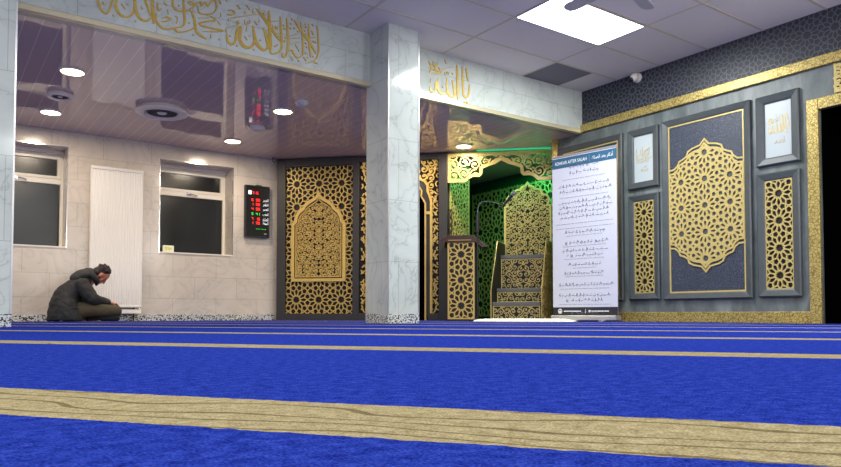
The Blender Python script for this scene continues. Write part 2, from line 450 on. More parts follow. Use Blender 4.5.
def scroll_segs(x0, x1, z0, z1, p, seed, ax=None, turns=1.1):
    """curling vine scrolls, mirrored about x = ax"""
    rnd = random.Random(seed); segs = []
    def put(pts):
        for a, b in zip(pts, pts[1:]):
            segs.append((a, b))
            if ax is not None: segs.append(((2*ax-a[0], a[1]), (2*ax-b[0], b[1])))
    xs = ax if ax is not None else x0
    nx = int((x1-xs)/p)+2; nz = int((z1-z0)/p)+2
    for i in range(nx):
        for j in range(nz):
            cx = xs+(i+.5)*p; cz = z0+(j+.5)*p*1.0+(p*.25 if i % 2 else 0)
            d = 1 if (i+j) % 2 else -1; a0 = rnd.choice((0, PI/2, PI, -PI/2))+rnd.uniform(-.3, .3)
            pts = []
            for k in range(13):
                t = k/12; rr = p*(.56-.42*t); a = a0+d*2*PI*turns*t
                pts.append((cx+rr*math.cos(a), cz+rr*math.sin(a)))
            put(pts)
            a = a0+PI*d*.5; q = (cx+p*.5*math.cos(a), cz+p*.5*math.sin(a))
            put([q, (q[0]+p*.3*math.cos(a+.8), q[1]+p*.3*math.sin(a+.8)), (q[0]+p*.46*math.cos(a+1.5), q[1]+p*.46*math.sin(a+1.5))])
            put([(cx-p*.12, cz), (cx+p*.12, cz+p*.05)])
    return segs
def smooth_pts(pts, k=4):
    """Catmull-Rom through the points"""
    if len(pts) < 3: return pts
    out = []
    P = [pts[0]]+list(pts)+[pts[-1]]
    for i in range(1, len(P)-2):
        p0, p1, p2, p3 = P[i-1:i+3]
        for j in range(k):
            t = j/k
            out.append(tuple(.5*((2*p1[c])+(-p0[c]+p2[c])*t+(2*p0[c]-5*p1[c]+4*p2[c]-p3[c])*t*t+(-p0[c]+3*p1[c]-3*p2[c]+p3[c])*t**3) for c in range(len(p1))))
    out.append(tuple(pts[-1])); return out
def pen(mb, strokes, f, ws, y0, y1):
    """broad-pen strokes; f maps a stored point to local xz, ws scales the width"""
    for w, flat in strokes:
        pts = smooth_pts([f(flat[i], flat[i+1]) for i in range(0, len(flat), 2)], 4)
        n = len(pts); W = []
        for i in range(n):
            a, b = pts[max(i-1, 0)], pts[min(i+1, n-1)]
            ang = math.atan2(b[1]-a[1], b[0]-a[0])
            t = i/(n-1); end = min(1, .45+3*min(t, 1-t)) if n > 2 else 1
            W.append(w*ws*(.55+.5*abs(math.sin(ang-R(35))))*end)
        mb.ribbon(pts, W, y0, y1)
_AR = {'ا': 0xFE8D, 'أ': 0xFE83, 'آ': 0xFE81, 'إ': 0xFE87, 'ب': 0xFE8F, 'ة': 0xFE93, 'ت': 0xFE95, 'ث': 0xFE99, 'ج': 0xFE9D, 'ح': 0xFEA1, 'خ': 0xFEA5, 'د': 0xFEA9, 'ذ': 0xFEAB, 'ر': 0xFEAD, 'ز': 0xFEAF, 'س': 0xFEB1, 'ش': 0xFEB5, 'ص': 0xFEB9, 'ض': 0xFEBD, 'ط': 0xFEC1, 'ظ': 0xFEC5, 'ع': 0xFEC9, 'غ': 0xFECD, 'ف': 0xFED1, 'ق': 0xFED5, 'ك': 0xFED9, 'ل': 0xFEDD, 'م': 0xFEE1, 'ن': 0xFEE5, 'ه': 0xFEE9, 'و': 0xFEED, 'ي': 0xFEF1}
_RIGHT = set('اأآإدذرزوة')
def arabic(s):
    """joined letter forms in left-to-right drawing order"""
    out = []
    for i, ch in enumerate(s):
        if ch not in _AR: out.append(ch); continue
        pj = i > 0 and s[i-1] in _AR and s[i-1] not in _RIGHT
        nj = i < len(s)-1 and s[i+1] in _AR and ch not in _RIGHT
        k = (3 if pj and nj else 1 if pj else 2 if nj else 0)
        out.append(chr(_AR[ch]+k))
    return ''.join(reversed(out))
def text_mesh(s, x, z, h, y, width=None, align='LEFT', depth=.0008):
    """lettering as mesh verts in local xz, facing -y"""
    cu = bpy.data.curves.new('lettering', 'FONT'); cu.body = s; cu.size = 1; cu.resolution_u = 3
    o = bpy.data.objects.new('lettering', cu); C.objects.link(o); bpy.context.view_layer.update()
    me = bpy.data.meshes.new_from_object(o.evaluated_get(bpy.context.evaluated_depsgraph_get()))
    mb = MB(); vs = [v.co.copy() for v in me.vertices]; fs = [tuple(p.vertices) for p in me.polygons]
    bpy.data.objects.remove(o); bpy.data.curves.remove(cu); bpy.data.meshes.remove(me)
    if not vs: return mb
    x0, x1 = min(v.x for v in vs), max(v.x for v in vs); z0, z1 = min(v.y for v in vs), max(v.y for v in vs)
    k = h/(z1-z0); kx = k if width is None else width/(x1-x0)
    off = {'LEFT': 0, 'CENTER': -(x1-x0)*kx/2, 'RIGHT': -(x1-x0)*kx}[align]
    mb.v = [(x+off+(v.x-x0)*kx, y, z+(v.y-z0)*k) for v in vs]; mb.f = fs
    return mb
def merge(a, b):
    k = len(a.v); a.v += b.v; a.f += [tuple(i+k for i in f) for f in b.f]; return a
# ------------------------------------------------------------------ room measures
XR, YB, YW, ZL, ZH = 6.75, 5.93, 9.65, 2.40, 2.93      # right wall, beam face, window wall, low and high ceilings
D0 = (4.19, 9.57); DA = -PI/4                            # diagonal screen wall: start and direction
def diag(s, d=0, z=0): return (D0[0]+(s+d)/S2, D0[1]+(-s+d)/S2, z)

# floor
mb = MB(); mb.quad((-4, -4, 0), (8.2, -4, 0), (8.2, 10.3, 0), (-4, 10.3, 0))
struct('floor', mb, M['carpet'], label='royal blue carpet with beige woven prayer row bands')
# high tiled ceiling with its grid
mb = MB(); mb.box(-4, XR+.1, -4, YB, ZH, ZH+.04)
cl = struct('ceiling', mb, M['ctile'], label='suspended grey white tiled ceiling over the main hall')
mb = MB()
for k in range(-6, 3): mb.box(4.5+1.2*k-.011, 4.5+1.2*k+.011, -4, YB-.01, ZH-.004, ZH+.002)
for k in range(-14, 3): mb.box(-4, XR, 4.77+.6*k-.011, 4.77+.6*k+.011, ZH-.0045, ZH+.002)
link('ceiling_grid', mb, M['cgrid'], cl)
mb = MB(); mb.box(5.712, 6.31, 5.382, YB-.005, ZH-.003, ZH+.002); link('dull_tile', mb, M['ctile_dark'], cl)
# low boarded ceiling
mb = MB(); mb.box(-4, 8.1, YB, 10.1, ZL, ZL+.04)
struct('ceiling', mb, M['planks'], label='low gloss mauve boarded ceiling with bright joints')
# beam and its metal edge
mb = MB(); mb.box(-4, XR, YB, YB+.14, ZL-.001, ZH)
struct('wall_beam', mb, M['tile_y'], label='white marble tiled beam between the two ceilings')
mb = MB(); mb.box(-4, XR-.002, YB-.008, YB+.05, ZL-.008, ZL+.037)
struct('trim_1', mb, M['cream_metal'], bevel=.004, label='champagne metal edge strip under the marble beam')
# columns
for x0, nm, lb in ((3.59, 'wall_column', 'square white marble column under the beam'), (.10, 'wall_column', 'square white marble column at the open end of the beam')):
    mb = MB(); mb.box(x0, x0+.36, 5.59, 6.0, .088, ZH)
    c = struct(nm, mb, M['tile_col'], label=lb)
    mb = MB(); mb.box(x0-.004, x0+.364, 5.586, 6.004, 0, .09); link('mosaic_skirting', mb, M['mosaic'], c)
    mb = MB()
    for ex in (x0, x0+.36): mb.box(ex-.006, ex+.006, 5.584, 5.596, .09, ZH-.002)
    link('metal_corner_strip', mb, M['alu'], c)
# window wall with two openings
WIN = [(.362, 1.382), (2.515, 3.535)]; WZ = (.932, 2.198)
mb = MB(); xs = [-4, WIN[0][0], WIN[0][1], WIN[1][0], WIN[1][1], 7.87]
for i in range(5):
    if i in (1, 3):
        mb.box(xs[i], xs[i+1], YW, YW+.45, 0, WZ[0]); mb.box(xs[i], xs[i+1], YW, YW+.45, WZ[1], ZL)
    else: mb.box(xs[i], xs[i+1], YW, YW+.45, 0, ZL)
struct('wall_left', mb, M['tile_warm'], label='warm tinted pale marble tiled wall with two windows')
mb = MB(); mb.box(-4, 4.19, YW-.012, YW, 0, .082)
struct('baseboard_left', mb, M['mosaic'], label='black and white mosaic skirting under the windows')
for k, (a, b) in enumerate(WIN):
    lab = ('dark night window with white frame beside the end column', 'dark night window with white frame between radiator and digital clock')[k]
    w = bpy.data.objects.new('window_%d' % (k+1), None); C.objects.link(w); w.location = ((a+b)/2, YW, WZ[0]); w['kind'] = 'structure'; w['label'] = lab
    h = (b-a)/2; H = WZ[1]-WZ[0]; yf = .33
    mb = MB(); mb.rect_frame(-h, h, 0, H-.04, [(0, yf+.06), (0, yf), (.03, yf), (.036, yf+.012), (.036, yf+.06)])
    link('window_frame', mb, M['white_pvc'], w)
    mb = MB(); mb.box(-h+.03, h-.03, yf-.004, yf+.05, .835, .905); link('transom', mb, M['white_pvc'], w, bevel=.006)
    mb = MB(); mb.rect_frame(-h+.034, h-.034, .905, H-.072, [(0, yf+.03), (0, yf-.012), (.035, yf-.012), (.042, yf+.03)]); link('top_sash', mb, M['white_pvc'], w)
    mb = MB(); mb.box(-h+.03, h-.03, yf+.03, yf+.035, .03, .84); link('lower_pane', mb, M['glass_night'], w)
    mb = MB(); mb.box(-h+.06, h-.06, yf+.022, yf+.027, .93, H-.1); link('upper_pane', mb, M['glass_night'], w)
    mb = MB(); mb.box(-h, h, yf-.06, yf+.06, H-.04, H); link('blind_box', mb, M['grey_plastic'], w, bevel=.004)
    mb = MB(); mb.box(-h, h, -.01, yf+.06, -.012, .004); link('sill', mb, M['white_pvc'], w)
    mb = MB(); mb.box(-.05, .0, yf-.03, yf-.005, .865, .89); mb.tube([(-.02, yf-.03, .88), (.02, yf-.04, .875), (.09, yf-.036, .86)], .007); link('handle', mb, M['chrome'], w)
    mb = MB()
    for (x0, x1, z0, z1) in ((-h-.006, -h+.004, -.006, H+.006), (h-.004, h+.006, -.006, H+.006), (-h, h, H-.004, H+.006)): mb.box(x0, x1, -.004, .01, z0, z1)
    link('metal_edge_strip', mb, M['chrome'], w)
    mb = MB(); mb.box(-h-.1, h+.1, yf+.115, yf+.12, -.1, H+.1); link('night_behind_glass', mb, M['void'], w)

# diagonal wall behind the screens
mb = MB(); mb.box(-.02, 1.44, .05, .15, 0, ZL); mb.box(2.25, 2.553, .05, .15, 0, ZL); mb.box(1.44, 2.25, .05, .15, 2.02, ZL)
struct('wall_back', mb, M['screen_grey'], diag(0), DA, label='dark diagonal wall behind the gold screens')
mb = MB()
mb.quad((1.3, 1.0, 0), (2.45, 1.0, 0), (2.45, 1.0, ZL), (1.3, 1.0, ZL)); mb.quad((1.3, .15, 0), (1.3, 1.0, 0), (1.3, 1.0, ZL), (1.3, .15, ZL)); mb.quad((2.45, .15, 0), (2.45, 1.0, 0), (2.45, 1.0, ZL), (2.45, .15, ZL)); mb.quad((1.3, .15, .002), (2.45, .15, .002), (2.45, 1., .002), (1.3, 1., .002))
struct('wall_passage', mb, M['void'], diag(0), DA, label='unlit passage behind the arched doorway')
# prayer niche walls
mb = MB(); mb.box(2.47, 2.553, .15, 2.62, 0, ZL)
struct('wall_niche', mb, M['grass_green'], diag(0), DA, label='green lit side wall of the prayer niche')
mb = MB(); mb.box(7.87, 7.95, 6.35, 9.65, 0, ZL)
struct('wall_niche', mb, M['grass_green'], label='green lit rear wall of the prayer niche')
# right wall: slate below, patterned paper above
mb = MB()
mb.box(XR, 7.87, 3.05, 6.41, 0, ZL); mb.box(XR, 7.0, -4, 2.1, 0, ZL); mb.box(XR, 7.0, 2.1, 3.05, 2.0, ZL)
struct('wall_right', mb, M['slate'], label='slate grey tiled wall carrying the framed panels')
mb = MB(); mb.box(XR, XR+.1, -4, YB, ZL, ZH+.02)
wu = struct('wall_upper', mb, M['wallpaper'], label='dark navy wallpaper with star pattern above the gold moulding')
sg = clip_segs(star_field(-5.93, -1.2, 2.5, ZH, .25, -4.9, 2.74), [(-5.93, 2.5), (-1.2, 2.5), (-1.2, ZH), (-5.93, ZH)])
mb = MB(); add_segs(mb, sg, .008, -.0015, 0); link('printed_pattern', mb, M['wallpaper_line'], wu, loc=(XR, 0, 0), rz=-PI/2)
mb = MB(); mb.box(XR-.04, XR, -4, YB, ZL, ZL+.1)
struct('trim_2', mb, M['gold_relief'], bevel=.006, label='gold relief moulding below the dark wallpaper')
mb = MB(); mb.box(XR-.02, XR, 3.155, 6.33, 0, .112)
struct('baseboard_right', mb, M['gold_relief'], bevel=.004, label='gold relief skirting of the slate wall')
mb = MB(); mb.box(XR-.03, XR, 6.33, 6.43, 0, ZL-.01)
struct('trim_3', mb, M['gold_relief'], bevel=.004, label='gold relief upright strip at the niche end of the slate wall')
mb = MB(); mb.box(XR-.035, XR, 3.05, 3.155, 0, 2.105); mb.box(XR-.035, XR, 1.995, 2.1, 0, 2.105); mb.box(XR-.035, XR, 2.1, 3.05, 2.0, 2.105)
dr = struct('door_1', mb, M['gold_relief'], bevel=.004, label='dark open doorway in a gold relief frame')
mb = MB(); mb.quad((8, 1.9, 0), (8, 3.3, 0), (8, 3.3, 2.3), (8, 1.9, 2.3)); mb.quad((XR+.02, 3.045, 0), (8, 3.045, 0), (8, 3.045, 2.3), (XR+.02, 3.045, 2.3)); mb.quad((XR+.02, 2.105, 0), (8, 2.105, 0), (8, 2.105, 2.3), (XR+.02, 2.105, 2.3)); mb.quad((XR+.01, 2.1, 1.995), (8, 2.1, 1.995), (8, 3.05, 1.995), (XR+.01, 3.05, 1.995)); mb.quad((XR+.01, 2.1, .002), (8, 2.1, .002), (8, 3.05, .002), (XR+.01, 3.05, .002))
link('dark_opening', mb, M['void'], dr)
# the rest of the hall, out of view
mb = MB(); mb.box(-4, 7, -4.1, -4, 0, ZH); struct('wall_front', mb, M['plain_wall'])
mb = MB(); mb.box(-4.1, -4, -4, 10.1, 0, ZH); struct('wall_far', mb, M['plain_wall'])

# ------------------------------------------------------------------ gold screens on the diagonal wall
t = thing('lattice_screen', 'tall gold star lattice screen with an arched arabesque centre', 'screen', diag(0), DA)
mb = MB(); mb.box(0, .132, -.03, .05, 0, 2.392); mb.box(1.16, 1.254, -.03, .05, 0, 2.392); mb.box(.132, 1.16, -.03, .05, 2.27, 2.392); mb.box(.132, 1.16, -.03, .05, 0, .096)
link('frame', mb, M['screen_grey'], t, bevel=.004)
mb = MB(); mb.box(.12, 1.17, .04, .049, .08, 2.28); link('backing', mb, M['black'], t)
def arch_half(h, z0, zs, za):
    """half outline of the cusped arch, relative to its axis"""
    H = za-zs
    return [(h, z0), (h, zs), (h*1.0, zs+H*.04), (h*.90, zs+H*.10), (h*.88, zs+H*.24), (h*.78, zs+H*.40), (h*.60, zs+H*.52), (h*.54, zs+H*.62), (h*.36, zs+H*.74), (h*.16, zs+H*.83), (h*.06, zs+H*.90), (0, za)]
def mirror(half, ax): return [(ax+x, z) for x, z in half]+[(ax-x, z) for x, z in reversed(half[:-1])]
AX = .637
arc = mirror(arch_half(.39, .59, 1.40, 1.86), AX)
sg = clip_segs(star_field(.132, 1.16, .096, 2.27, .343, AX, .30), [(.132, .096), (1.16, .096), (1.16, 2.27), (.132, 2.27)], 3, arc)
mb = MB(); add_segs(mb, sg, .0135, .012, .035); link('star_lattice', mb, M['gold'], t)
mb = MB(); mb.ribbon(arc, .046, -.02, .02, True); af = link('arch_frame', mb, M['gold'], t)
inn = mirror(arch_half(.345, .635, 1.385, 1.80), AX)
mb = MB(); mb.ribbon(inn, .012, -.012, .02, True); link('arch_inner_bead', mb, M['gold'], af)
mb = MB(); add_segs(mb, clip_segs(scroll_segs(.27, 1.0, .62, 1.82, .062, 4, AX), inn, 1), .0098, .004, .03); link('arabesque', mb, M['gold'], t)

t = thing('arched_doorway_screen', 'gold fretwork surround of a dark arched doorway behind the column', 'doorway screen', diag(1.256), DA)
AX = .585
mb = MB(); mb.box(1.17, 1.293, -.03, .05, 0, 2.392); mb.box(0, 1.17, -.03, .05, 2.305, 2.392); mb.box(1.02, 1.17, -.03, .05, 0, .10); mb.box(0, .15, -.03, .05, 0, .10)
link('frame', mb, M['screen_grey'], t, bevel=.004)
ih = [(.39, 0), (.39, 1.68), (.365, 1.72), (.33, 1.78), (.335, 1.86), (.30, 1.92), (.22, 1.96), (.13, 2.0), (0, 2.07)]
oh = [(.472, .1), (.472, 1.70), (.445, 1.80), (.42, 1.85), (.425, 1.93), (.375, 2.0), (.27, 2.045), (.16, 2.09), (0, 2.17)]
inn = mirror(ih, AX); out = mirror(oh, AX)
mb = MB(); L = []
for a, b in zip(ih, oh):
    L.append((a, b))
for sgn in (1, -1):
    for (a, b), (c, d) in zip(L, L[1:]):
        mb.quad(*[(AX+sgn*p[0], .0, p[1]) for p in (a, b, d, c)])
link('dark_arch_band', mb, M['screen_grey'], t)
mb = MB(); mb.ribbon(inn, .022, -.02, .04); link('inner_arch_line', mb, M['gold'], t)
mb = MB(); mb.ribbon(out, .03, -.02, .04); mb.box(AX+.40, AX+.46, -.02, .03, 1.52, 1.56); mb.box(AX-.46, AX-.40, -.02, .03, 1.52, 1.56); link('outer_arch_line', mb, M['gold'], t)
ring = [(.03, .1), (1.15, .1), (1.15, 2.305), (.03, 2.305)]
hole = [(AX+.472, 0)]+out[1:-1]+[(AX-.472, 0)]
mb = MB(); add_segs(mb, clip_segs(scroll_segs(.03, 1.14, .1, 2.305, .105, 9, AX), ring, 1, hole), .017, .004, .03); link('scroll_fretwork', mb, M['gold'], t)
mb = MB()
for x0, x1, z0, z1 in ((1.06, 1.17, .1, 2.3), (0, .11, .1, 2.3), (.11, 1.06, 2.17, 2.3), (.86, 1.06, 1.95, 2.17), (.11, .31, 1.95, 2.17)): mb.box(x0, x1, .036, .046, z0, z1)
link('backing', mb, M['black'], t)

# niche header
t = thing('niche_header', 'gold scrollwork header with a stepped pointed arch over the green niche', 'arch header', diag(2.58), DA)
AX = .737
hh = [(.737, 0), (.515, 0), (.47, .045), (.41, .075), (.315, .075), (.29, .10), (.285, .18), (.20, .215), (.10, .245), (0, .30)]
lower = mirror(hh, AX)
outl = lower+[(0, .372), (1.474, .372)]
outl = [(x, z+1.98) for x, z in outl]
mb = MB(); mb.ribbon(outl, .045, -.03, .012, True); link('border', mb, M['gold_pale'], t)
mb = MB(); add_segs(mb, clip_segs(scroll_segs(0, 1.474, 1.98, 2.36, .150, 21, AX, 1.4), outl, 1), .018, -.022, .006); link('scrollwork', mb, M['gold_pale'], t)
mb = MB(); mb.box(.42, 1.45, -.070, -.050, 2.388, 2.398)
tag(link('green_light_strip', mb, M['green_led'], None, loc=diag(2.555), rz=DA), 'thin green light strip along the ceiling above the niche header', 'light strip')

# lattice panels lining the niche
def plain_lattice(name, label, loc, rz, w, z0, z1, pitch, bw, mat, backing, dp=.024):
    t = thing(name, label, 'lattice panel', loc, rz)
    mb = MB(); add_segs(mb, clip_segs(star_field(0, w, z0, z1, pitch, pitch*.5, z0+pitch*.5), [(0, z0), (w, z0), (w, z1), (0, z1)], 2), bw, -.006-dp, -.006); link('star_lattice', mb, mat, t)
    mb = MB(); mb.box(0, w, -.005, -.001, z0, z1); link('backing', mb, backing, t)
    mb = MB(); mb.rect_frame(0, w, z0, z1, [(0, 0), (0, -.012-dp), (.02, -.012-dp), (.02, 0)]); link('border', mb, mat, t)
    return t
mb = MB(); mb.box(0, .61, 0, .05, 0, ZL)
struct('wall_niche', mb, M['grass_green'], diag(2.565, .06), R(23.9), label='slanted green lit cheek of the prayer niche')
plain_lattice('niche_lattice_panel', 'green lit lattice panel on the slanted niche cheek above the lectern', diag(2.566, .059), R(23.9), .60, .05, 2.3, .30, .013, M['gold_pale'], M['black'], .012)
plain_lattice('niche_lattice_panel', 'green lit lattice panel on the niche rear wall behind the pulpit', (7.868, 9.45, 0), -PI/2, 3.0, .05, 2.2, .42, .017, M['gold_pale'], M['black'], .012)

# pulpit
QA = -R(54.76)
ORG = diag(3.53, (13.0-13.76)/S2)
t = thing('stepped_pulpit', 'gold fretwork pulpit with grey steps and tall lobed back in the niche', 'pulpit', ORG, QA)
W = .33
steps = [(0, .0, .20, .25), (.25, .25, .39, .44), (.5, .44, .86, .915)]      # front y, riser from, riser to, tread top
for k, (y, za, zb, zt) in enumerate(steps):
    mb = MB(); mb.box(-W+.012, W-.012, y-.012, (.86 if k == 2 else y+.27), zb, zt); link('step', mb, M['step_grey'], t, bevel=.004)
    mb = MB(); mb.box(-W+.015, W-.015, y+.012, y+.02, za, zb); rs = link('riser', mb, M['black'], t)
    mb = MB(); mb.rect_frame(-W+.015, W-.015, za, zb, [(0, y+.012), (0, y), (.012, y), (.012, y+.012)])
    add_segs(mb, clip_segs(scroll_segs(-W, W, za, zb, .082, 31+k, 0, 1.2), [(-W+.02, za), (W-.02, za), (W-.02, zb), (-W+.02, zb)], 1), .0085, y+.001, y+.012)
    link('riser_fretwork', mb, M['gold_pale'], rs)
side = [(0, 0), (0, .42), (.40, 1.10), (.87, 1.10), (.87, 0)]
for sx in (-1, 1):
    a, b = sx*W, sx*(W+.018)
    mb = MB(); mb.prism_yz(side, a, b); sp = link('side_panel', mb, M['black'], t)
    mb = MB(); mb.tube([(sx*(W+.009), -.006, 0), (sx*(W+.009), -.006, .42), (sx*(W+.009), .394, 1.105), (sx*(W+.009), .87, 1.106)], .008, 6); link('edge_strip', mb, M['gold_pale'], sp)
    if sx > 0:
        q = [(x, z) for x, z in side]
        mb = MB(); add_segs(mb, clip_segs(star_field(0, .87, 0, 1.1, .29, .145, .145), q, 2), .013, -.006, 0)
        link('side_lattice', mb, M['gold'], sp, loc=(W+.019, 0, 0), rz=PI/2)
bh = [(.33, .915), (.33, 1.64), (.285, 1.655), (.305, 1.70), (.308, 1.745), (.275, 1.795), (.205, 1.81), (.205, 1.85), (.165, 1.885), (.095, 1.89), (.085, 1.925), (.03, 1.94), (0, 1.985)]
bk = mirror(bh, 0)
mb = MB(); mb.prism(bk, .874, .884); bp = link('back_board', mb, M['black'], t)
mb = MB(); mb.ribbon(bk, .027, .845, .872, True); link('back_border', mb, M['gold_pale'], bp)
mb = MB(); add_segs(mb, clip_segs(scroll_segs(-.33, .33, .92, 1.94, .082, 44, 0, 1.2)+star_field(-.33, .33, .9, 1.95, .66, 0, 1.30), bk, 2), .0080, .852, .872); link('back_fretwork', mb, M['gold_pale'], bp)

# lectern
t = thing('lectern', 'dark lectern with gold star lattice front and brown wing top', 'lectern', diag(2.80, (13.0-13.76)/S2), DA)
mb = MB(); mb.box(-.19, .19, .02, .34, 0, 1.07); link('body', mb, M['screen_grey'], t, bevel=.006)
mb = MB(); mb.box(-.17, .17, .012, .02, .03, 1.06); fp = link('front_panel', mb, M['black'], t)
mb = MB(); add_segs(mb, clip_segs(star_field(-.17, .17, .03, 1.06, .345, 0, .20), [(-.17, .03), (.17, .03), (.17, 1.06), (-.17, 1.06)], 2), .0165, 0, .012); mb.rect_frame(-.18, .18, .02, 1.065, [(0, .02), (0, -.004), (.02, -.004), (.02, .02)]); link('star_lattice', mb, M['gold'], fp)
mb = MB(); mb.prism([(-.225, 1.05), (.20, 1.05), (.20, 1.12), (.17, 1.145), (-.20, 1.145), (-.225, 1.11)], -.03, .36); tp = link('top', mb, M['wood_dark'], t, bevel=.006)
mb = MB(); mb.prism([(.19, 1.13), (.36, .985), (.28, .975), (.19, 1.05)], -.03, .36); link('wing', mb, M['wood_dark'], tp, bevel=.004)
mb = MB(); mb.prism([(-.215, 1.13), (-.285, 1.085), (-.225, .99), (-.215, 1.05)], -.03, .36); link('wing', mb, M['wood_dark'], tp, bevel=.004)
mb = MB(); mb.box(-.17, .14, -.036, -.028, 1.075, 1.082); link('inlay_line', mb, M['gold'], tp)
# beads hanging on the niche post
rnd = random.Random(3)
t = thing('prayer_beads', 'string of dark brown beads hanging above the lectern beside the niche', 'prayer beads', diag(2.585, -.03, 1.2), DA)
mb = MB()
for k in range(15): mb.ball((.006*math.sin(k*1.7), 0, .37-k*.025), .014, 8, 6)
for k in range(14): mb.ball((.028+.006*math.sin(k*1.3), -.01, .36-k*.025), .014, 8, 6)
link('bead_strand', mb, M['bead'], t, smooth=True)
mb = MB(); mb.tube([(0, 0, .37), (.012, 0, .392), (.028, -.01, .36)], .003, 6); link('cord', mb, M['bead'], t)
mb = MB(); mb.tube([(0, 0, .02), (.014, -.005, -.01), (.028, -.01, .02)], .003, 6); link('cord', mb, M['bead'], t)
mb = MB(); mb.box(.004, .020, -.012, .02, .385, .40); link('hook', mb, M['gold'], t)

# microphone stand
t = thing('microphone_stand', 'black gooseneck microphone stand between lectern and pulpit', 'microphone stand', diag(3.045, (12.62-13.76)/S2), DA)
mb = MB(); mb.lathe([(0, .0), (.14, .0), (.14, .016), (.06, .024), (.02, .034), (0, .034)], n=28); link('base', mb, M['mic_black'], t, smooth=True)
mb = MB(); mb.tube([(0, 0, .03), (0, 0, 1.16)], .011, 10); link('pole', mb, M['mic_black'], t, smooth=True)
mb = MB(); mb.lathe([(0, 1.14), (.022, 1.14), (.026, 1.18), (.022, 1.32), (.017, 1.40), (0, 1.40)], n=14); link('clutch', mb, M['mic_black'], t, smooth=True)
neck = smooth_pts([(0, 0, 1.39), (.004, 0, 1.45), (.03, -.005, 1.52), (.08, -.01, 1.545), (.16, -.015, 1.54), (.25, -.02, 1.52), (.335, -.03, 1.485)], 5)
mb = MB(); mb.tube(neck, .0042, 8); link('gooseneck', mb, M['mic_grey'], t, smooth=True)
mb = MB(); mb.tube([(.32, -.03, 1.475), (.36, -.04, 1.51), (.42, -.05, 1.58), (.45, -.055, 1.61)], [.012, .017, .021, .023], 12); mc = link('microphone', mb, M['mic_black'], t, smooth=True)
mb = MB(); mb.ball((.47, -.058, 1.634), .031, 14, 10); link('grille', mb, M['mic_grey'], mc, smooth=True)
mb = MB(); mb.tube([(.335, -.03, 1.475), (.2, -.02, 1.34), (.05, -.01, 1.21), (.005, 0, 1.17)], .004, 6); link('cable', mb, M['mic_black'], t, smooth=True)

# fleece rug in front of the pulpit: a matted pile nobody could count, one thing
t = Vector(diag(3.66, (11.7-13.76)/S2)); rnd = random.Random(8)
mb = MB(); nx, ny = 90, 36; g = []
for i in range(nx+1):
    for j in range(ny+1):
        u, v = i/nx*2-1, j/ny*2-1
        e = max(0, 1-max(abs(u), abs(v))**14)
        wob = 1+.03*math.sin(i*.5)+.04*rnd.random()
        mb.v.append((u*.55*wob, v*.28*wob, .003+e*(.010+.026*rnd.random())))
for i in range(nx):
    for j in range(ny):
        a = i*(ny+1)+j; mb.f.append((a, a+ny+1, a+ny+2, a+1))
tag(link('fleece_rug', mb, M['fleece'], loc=tuple(t), rz=QA), 'white shaggy fleece rug on the carpet in front of the pulpit', 'rug')

# ------------------------------------------------------------------ framed panels on the slate wall
def fprof(fw): return [(0, 0), (0, -.034), (.012, -.044), (fw-.012, -.030), (fw, -.022), (fw, 0)]
def framed(name, label, cat, yc, w, z0, z1, fw, group=None):
    t = thing(name, label, cat, (XR, yc, z0), -PI/2, group)
    mb = MB(); mb.rect_frame(-w/2, w/2, 0, z1-z0, fprof(fw)); link('frame', mb, M['frame_grey'], t)
    return t
# big medallion panels
w, z0, z1, fw = 1.03, .249, 2.26, .072
t = framed('medallion_panel', 'tall navy panel with gold rosette medallion in charcoal frame, uncovered', 'wall panel', 4.22, w, z0, z1, fw)
h = w/2-fw; H = z1-z0
mb = MB(); mb.box(-h, h, -.010, -.002, fw, H-fw); link('board', mb, M['navy'], t)
mb = MB(); mb.rect_frame(-h, h, fw, H-fw, [(0, -.010), (0, -.02), (.016, -.02), (.016, -.010)]); link('gold_border', mb, M['gold_pale'], t)
mt = [(.427, 1.44), (.37, 1.445), (.325, 1.48), (.305, 1.525), (.26, 1.54), (.215, 1.565), (.195, 1.615), (.145, 1.64), (.05, 1.66), (0, 1.717)]
mbm = [(-x, 2*.985+.0-z+.04) for x, z in mt]
zc = 1.005
def med(off):
    """closed lobed outline, grown outwards by off"""
    top = [(x, z+off) for x, z in mt]; H2 = 2*zc
    up = [(x, z) for x, z in top]+[(-x, z) for x, z in reversed(top[:-1])]
    dn = [(-x, H2-z) for x, z in top]+[(x, H2-z) for x, z in reversed(top[:-1])]
    return up+dn
o1 = med(.0); o2 = med(-.045)
n = len(mt)*2-1
mb = MB(); mb.ribbon(o1[:n], .018, -.022, -.01); link('lobed_outline', mb, M['gold_pale'], t)
mb = MB(); mb.ribbon(o1[n:], .018, -.022, -.01); link('lobed_outline', mb, M['gold_pale'], t)
mb = MB(); mb.prism(o2, -.0115, -.0105); md = link('medallion', mb, M['frame_grey'], t)
mb = MB(); mb.ribbon(o2, .02, -.024, -.011, True)
add_segs(mb, clip_segs(star_field(-h, h, .2, 1.8, .285, 0, zc), o2, 3), .0235, -.023, -.011); link('rosette_lattice', mb, M['gold_pale'], md)
c = copy_tree(t); c.location.y = 5.80; tag(c, 'charcoal framed panel mostly hidden behind the white banner', 'wall panel')
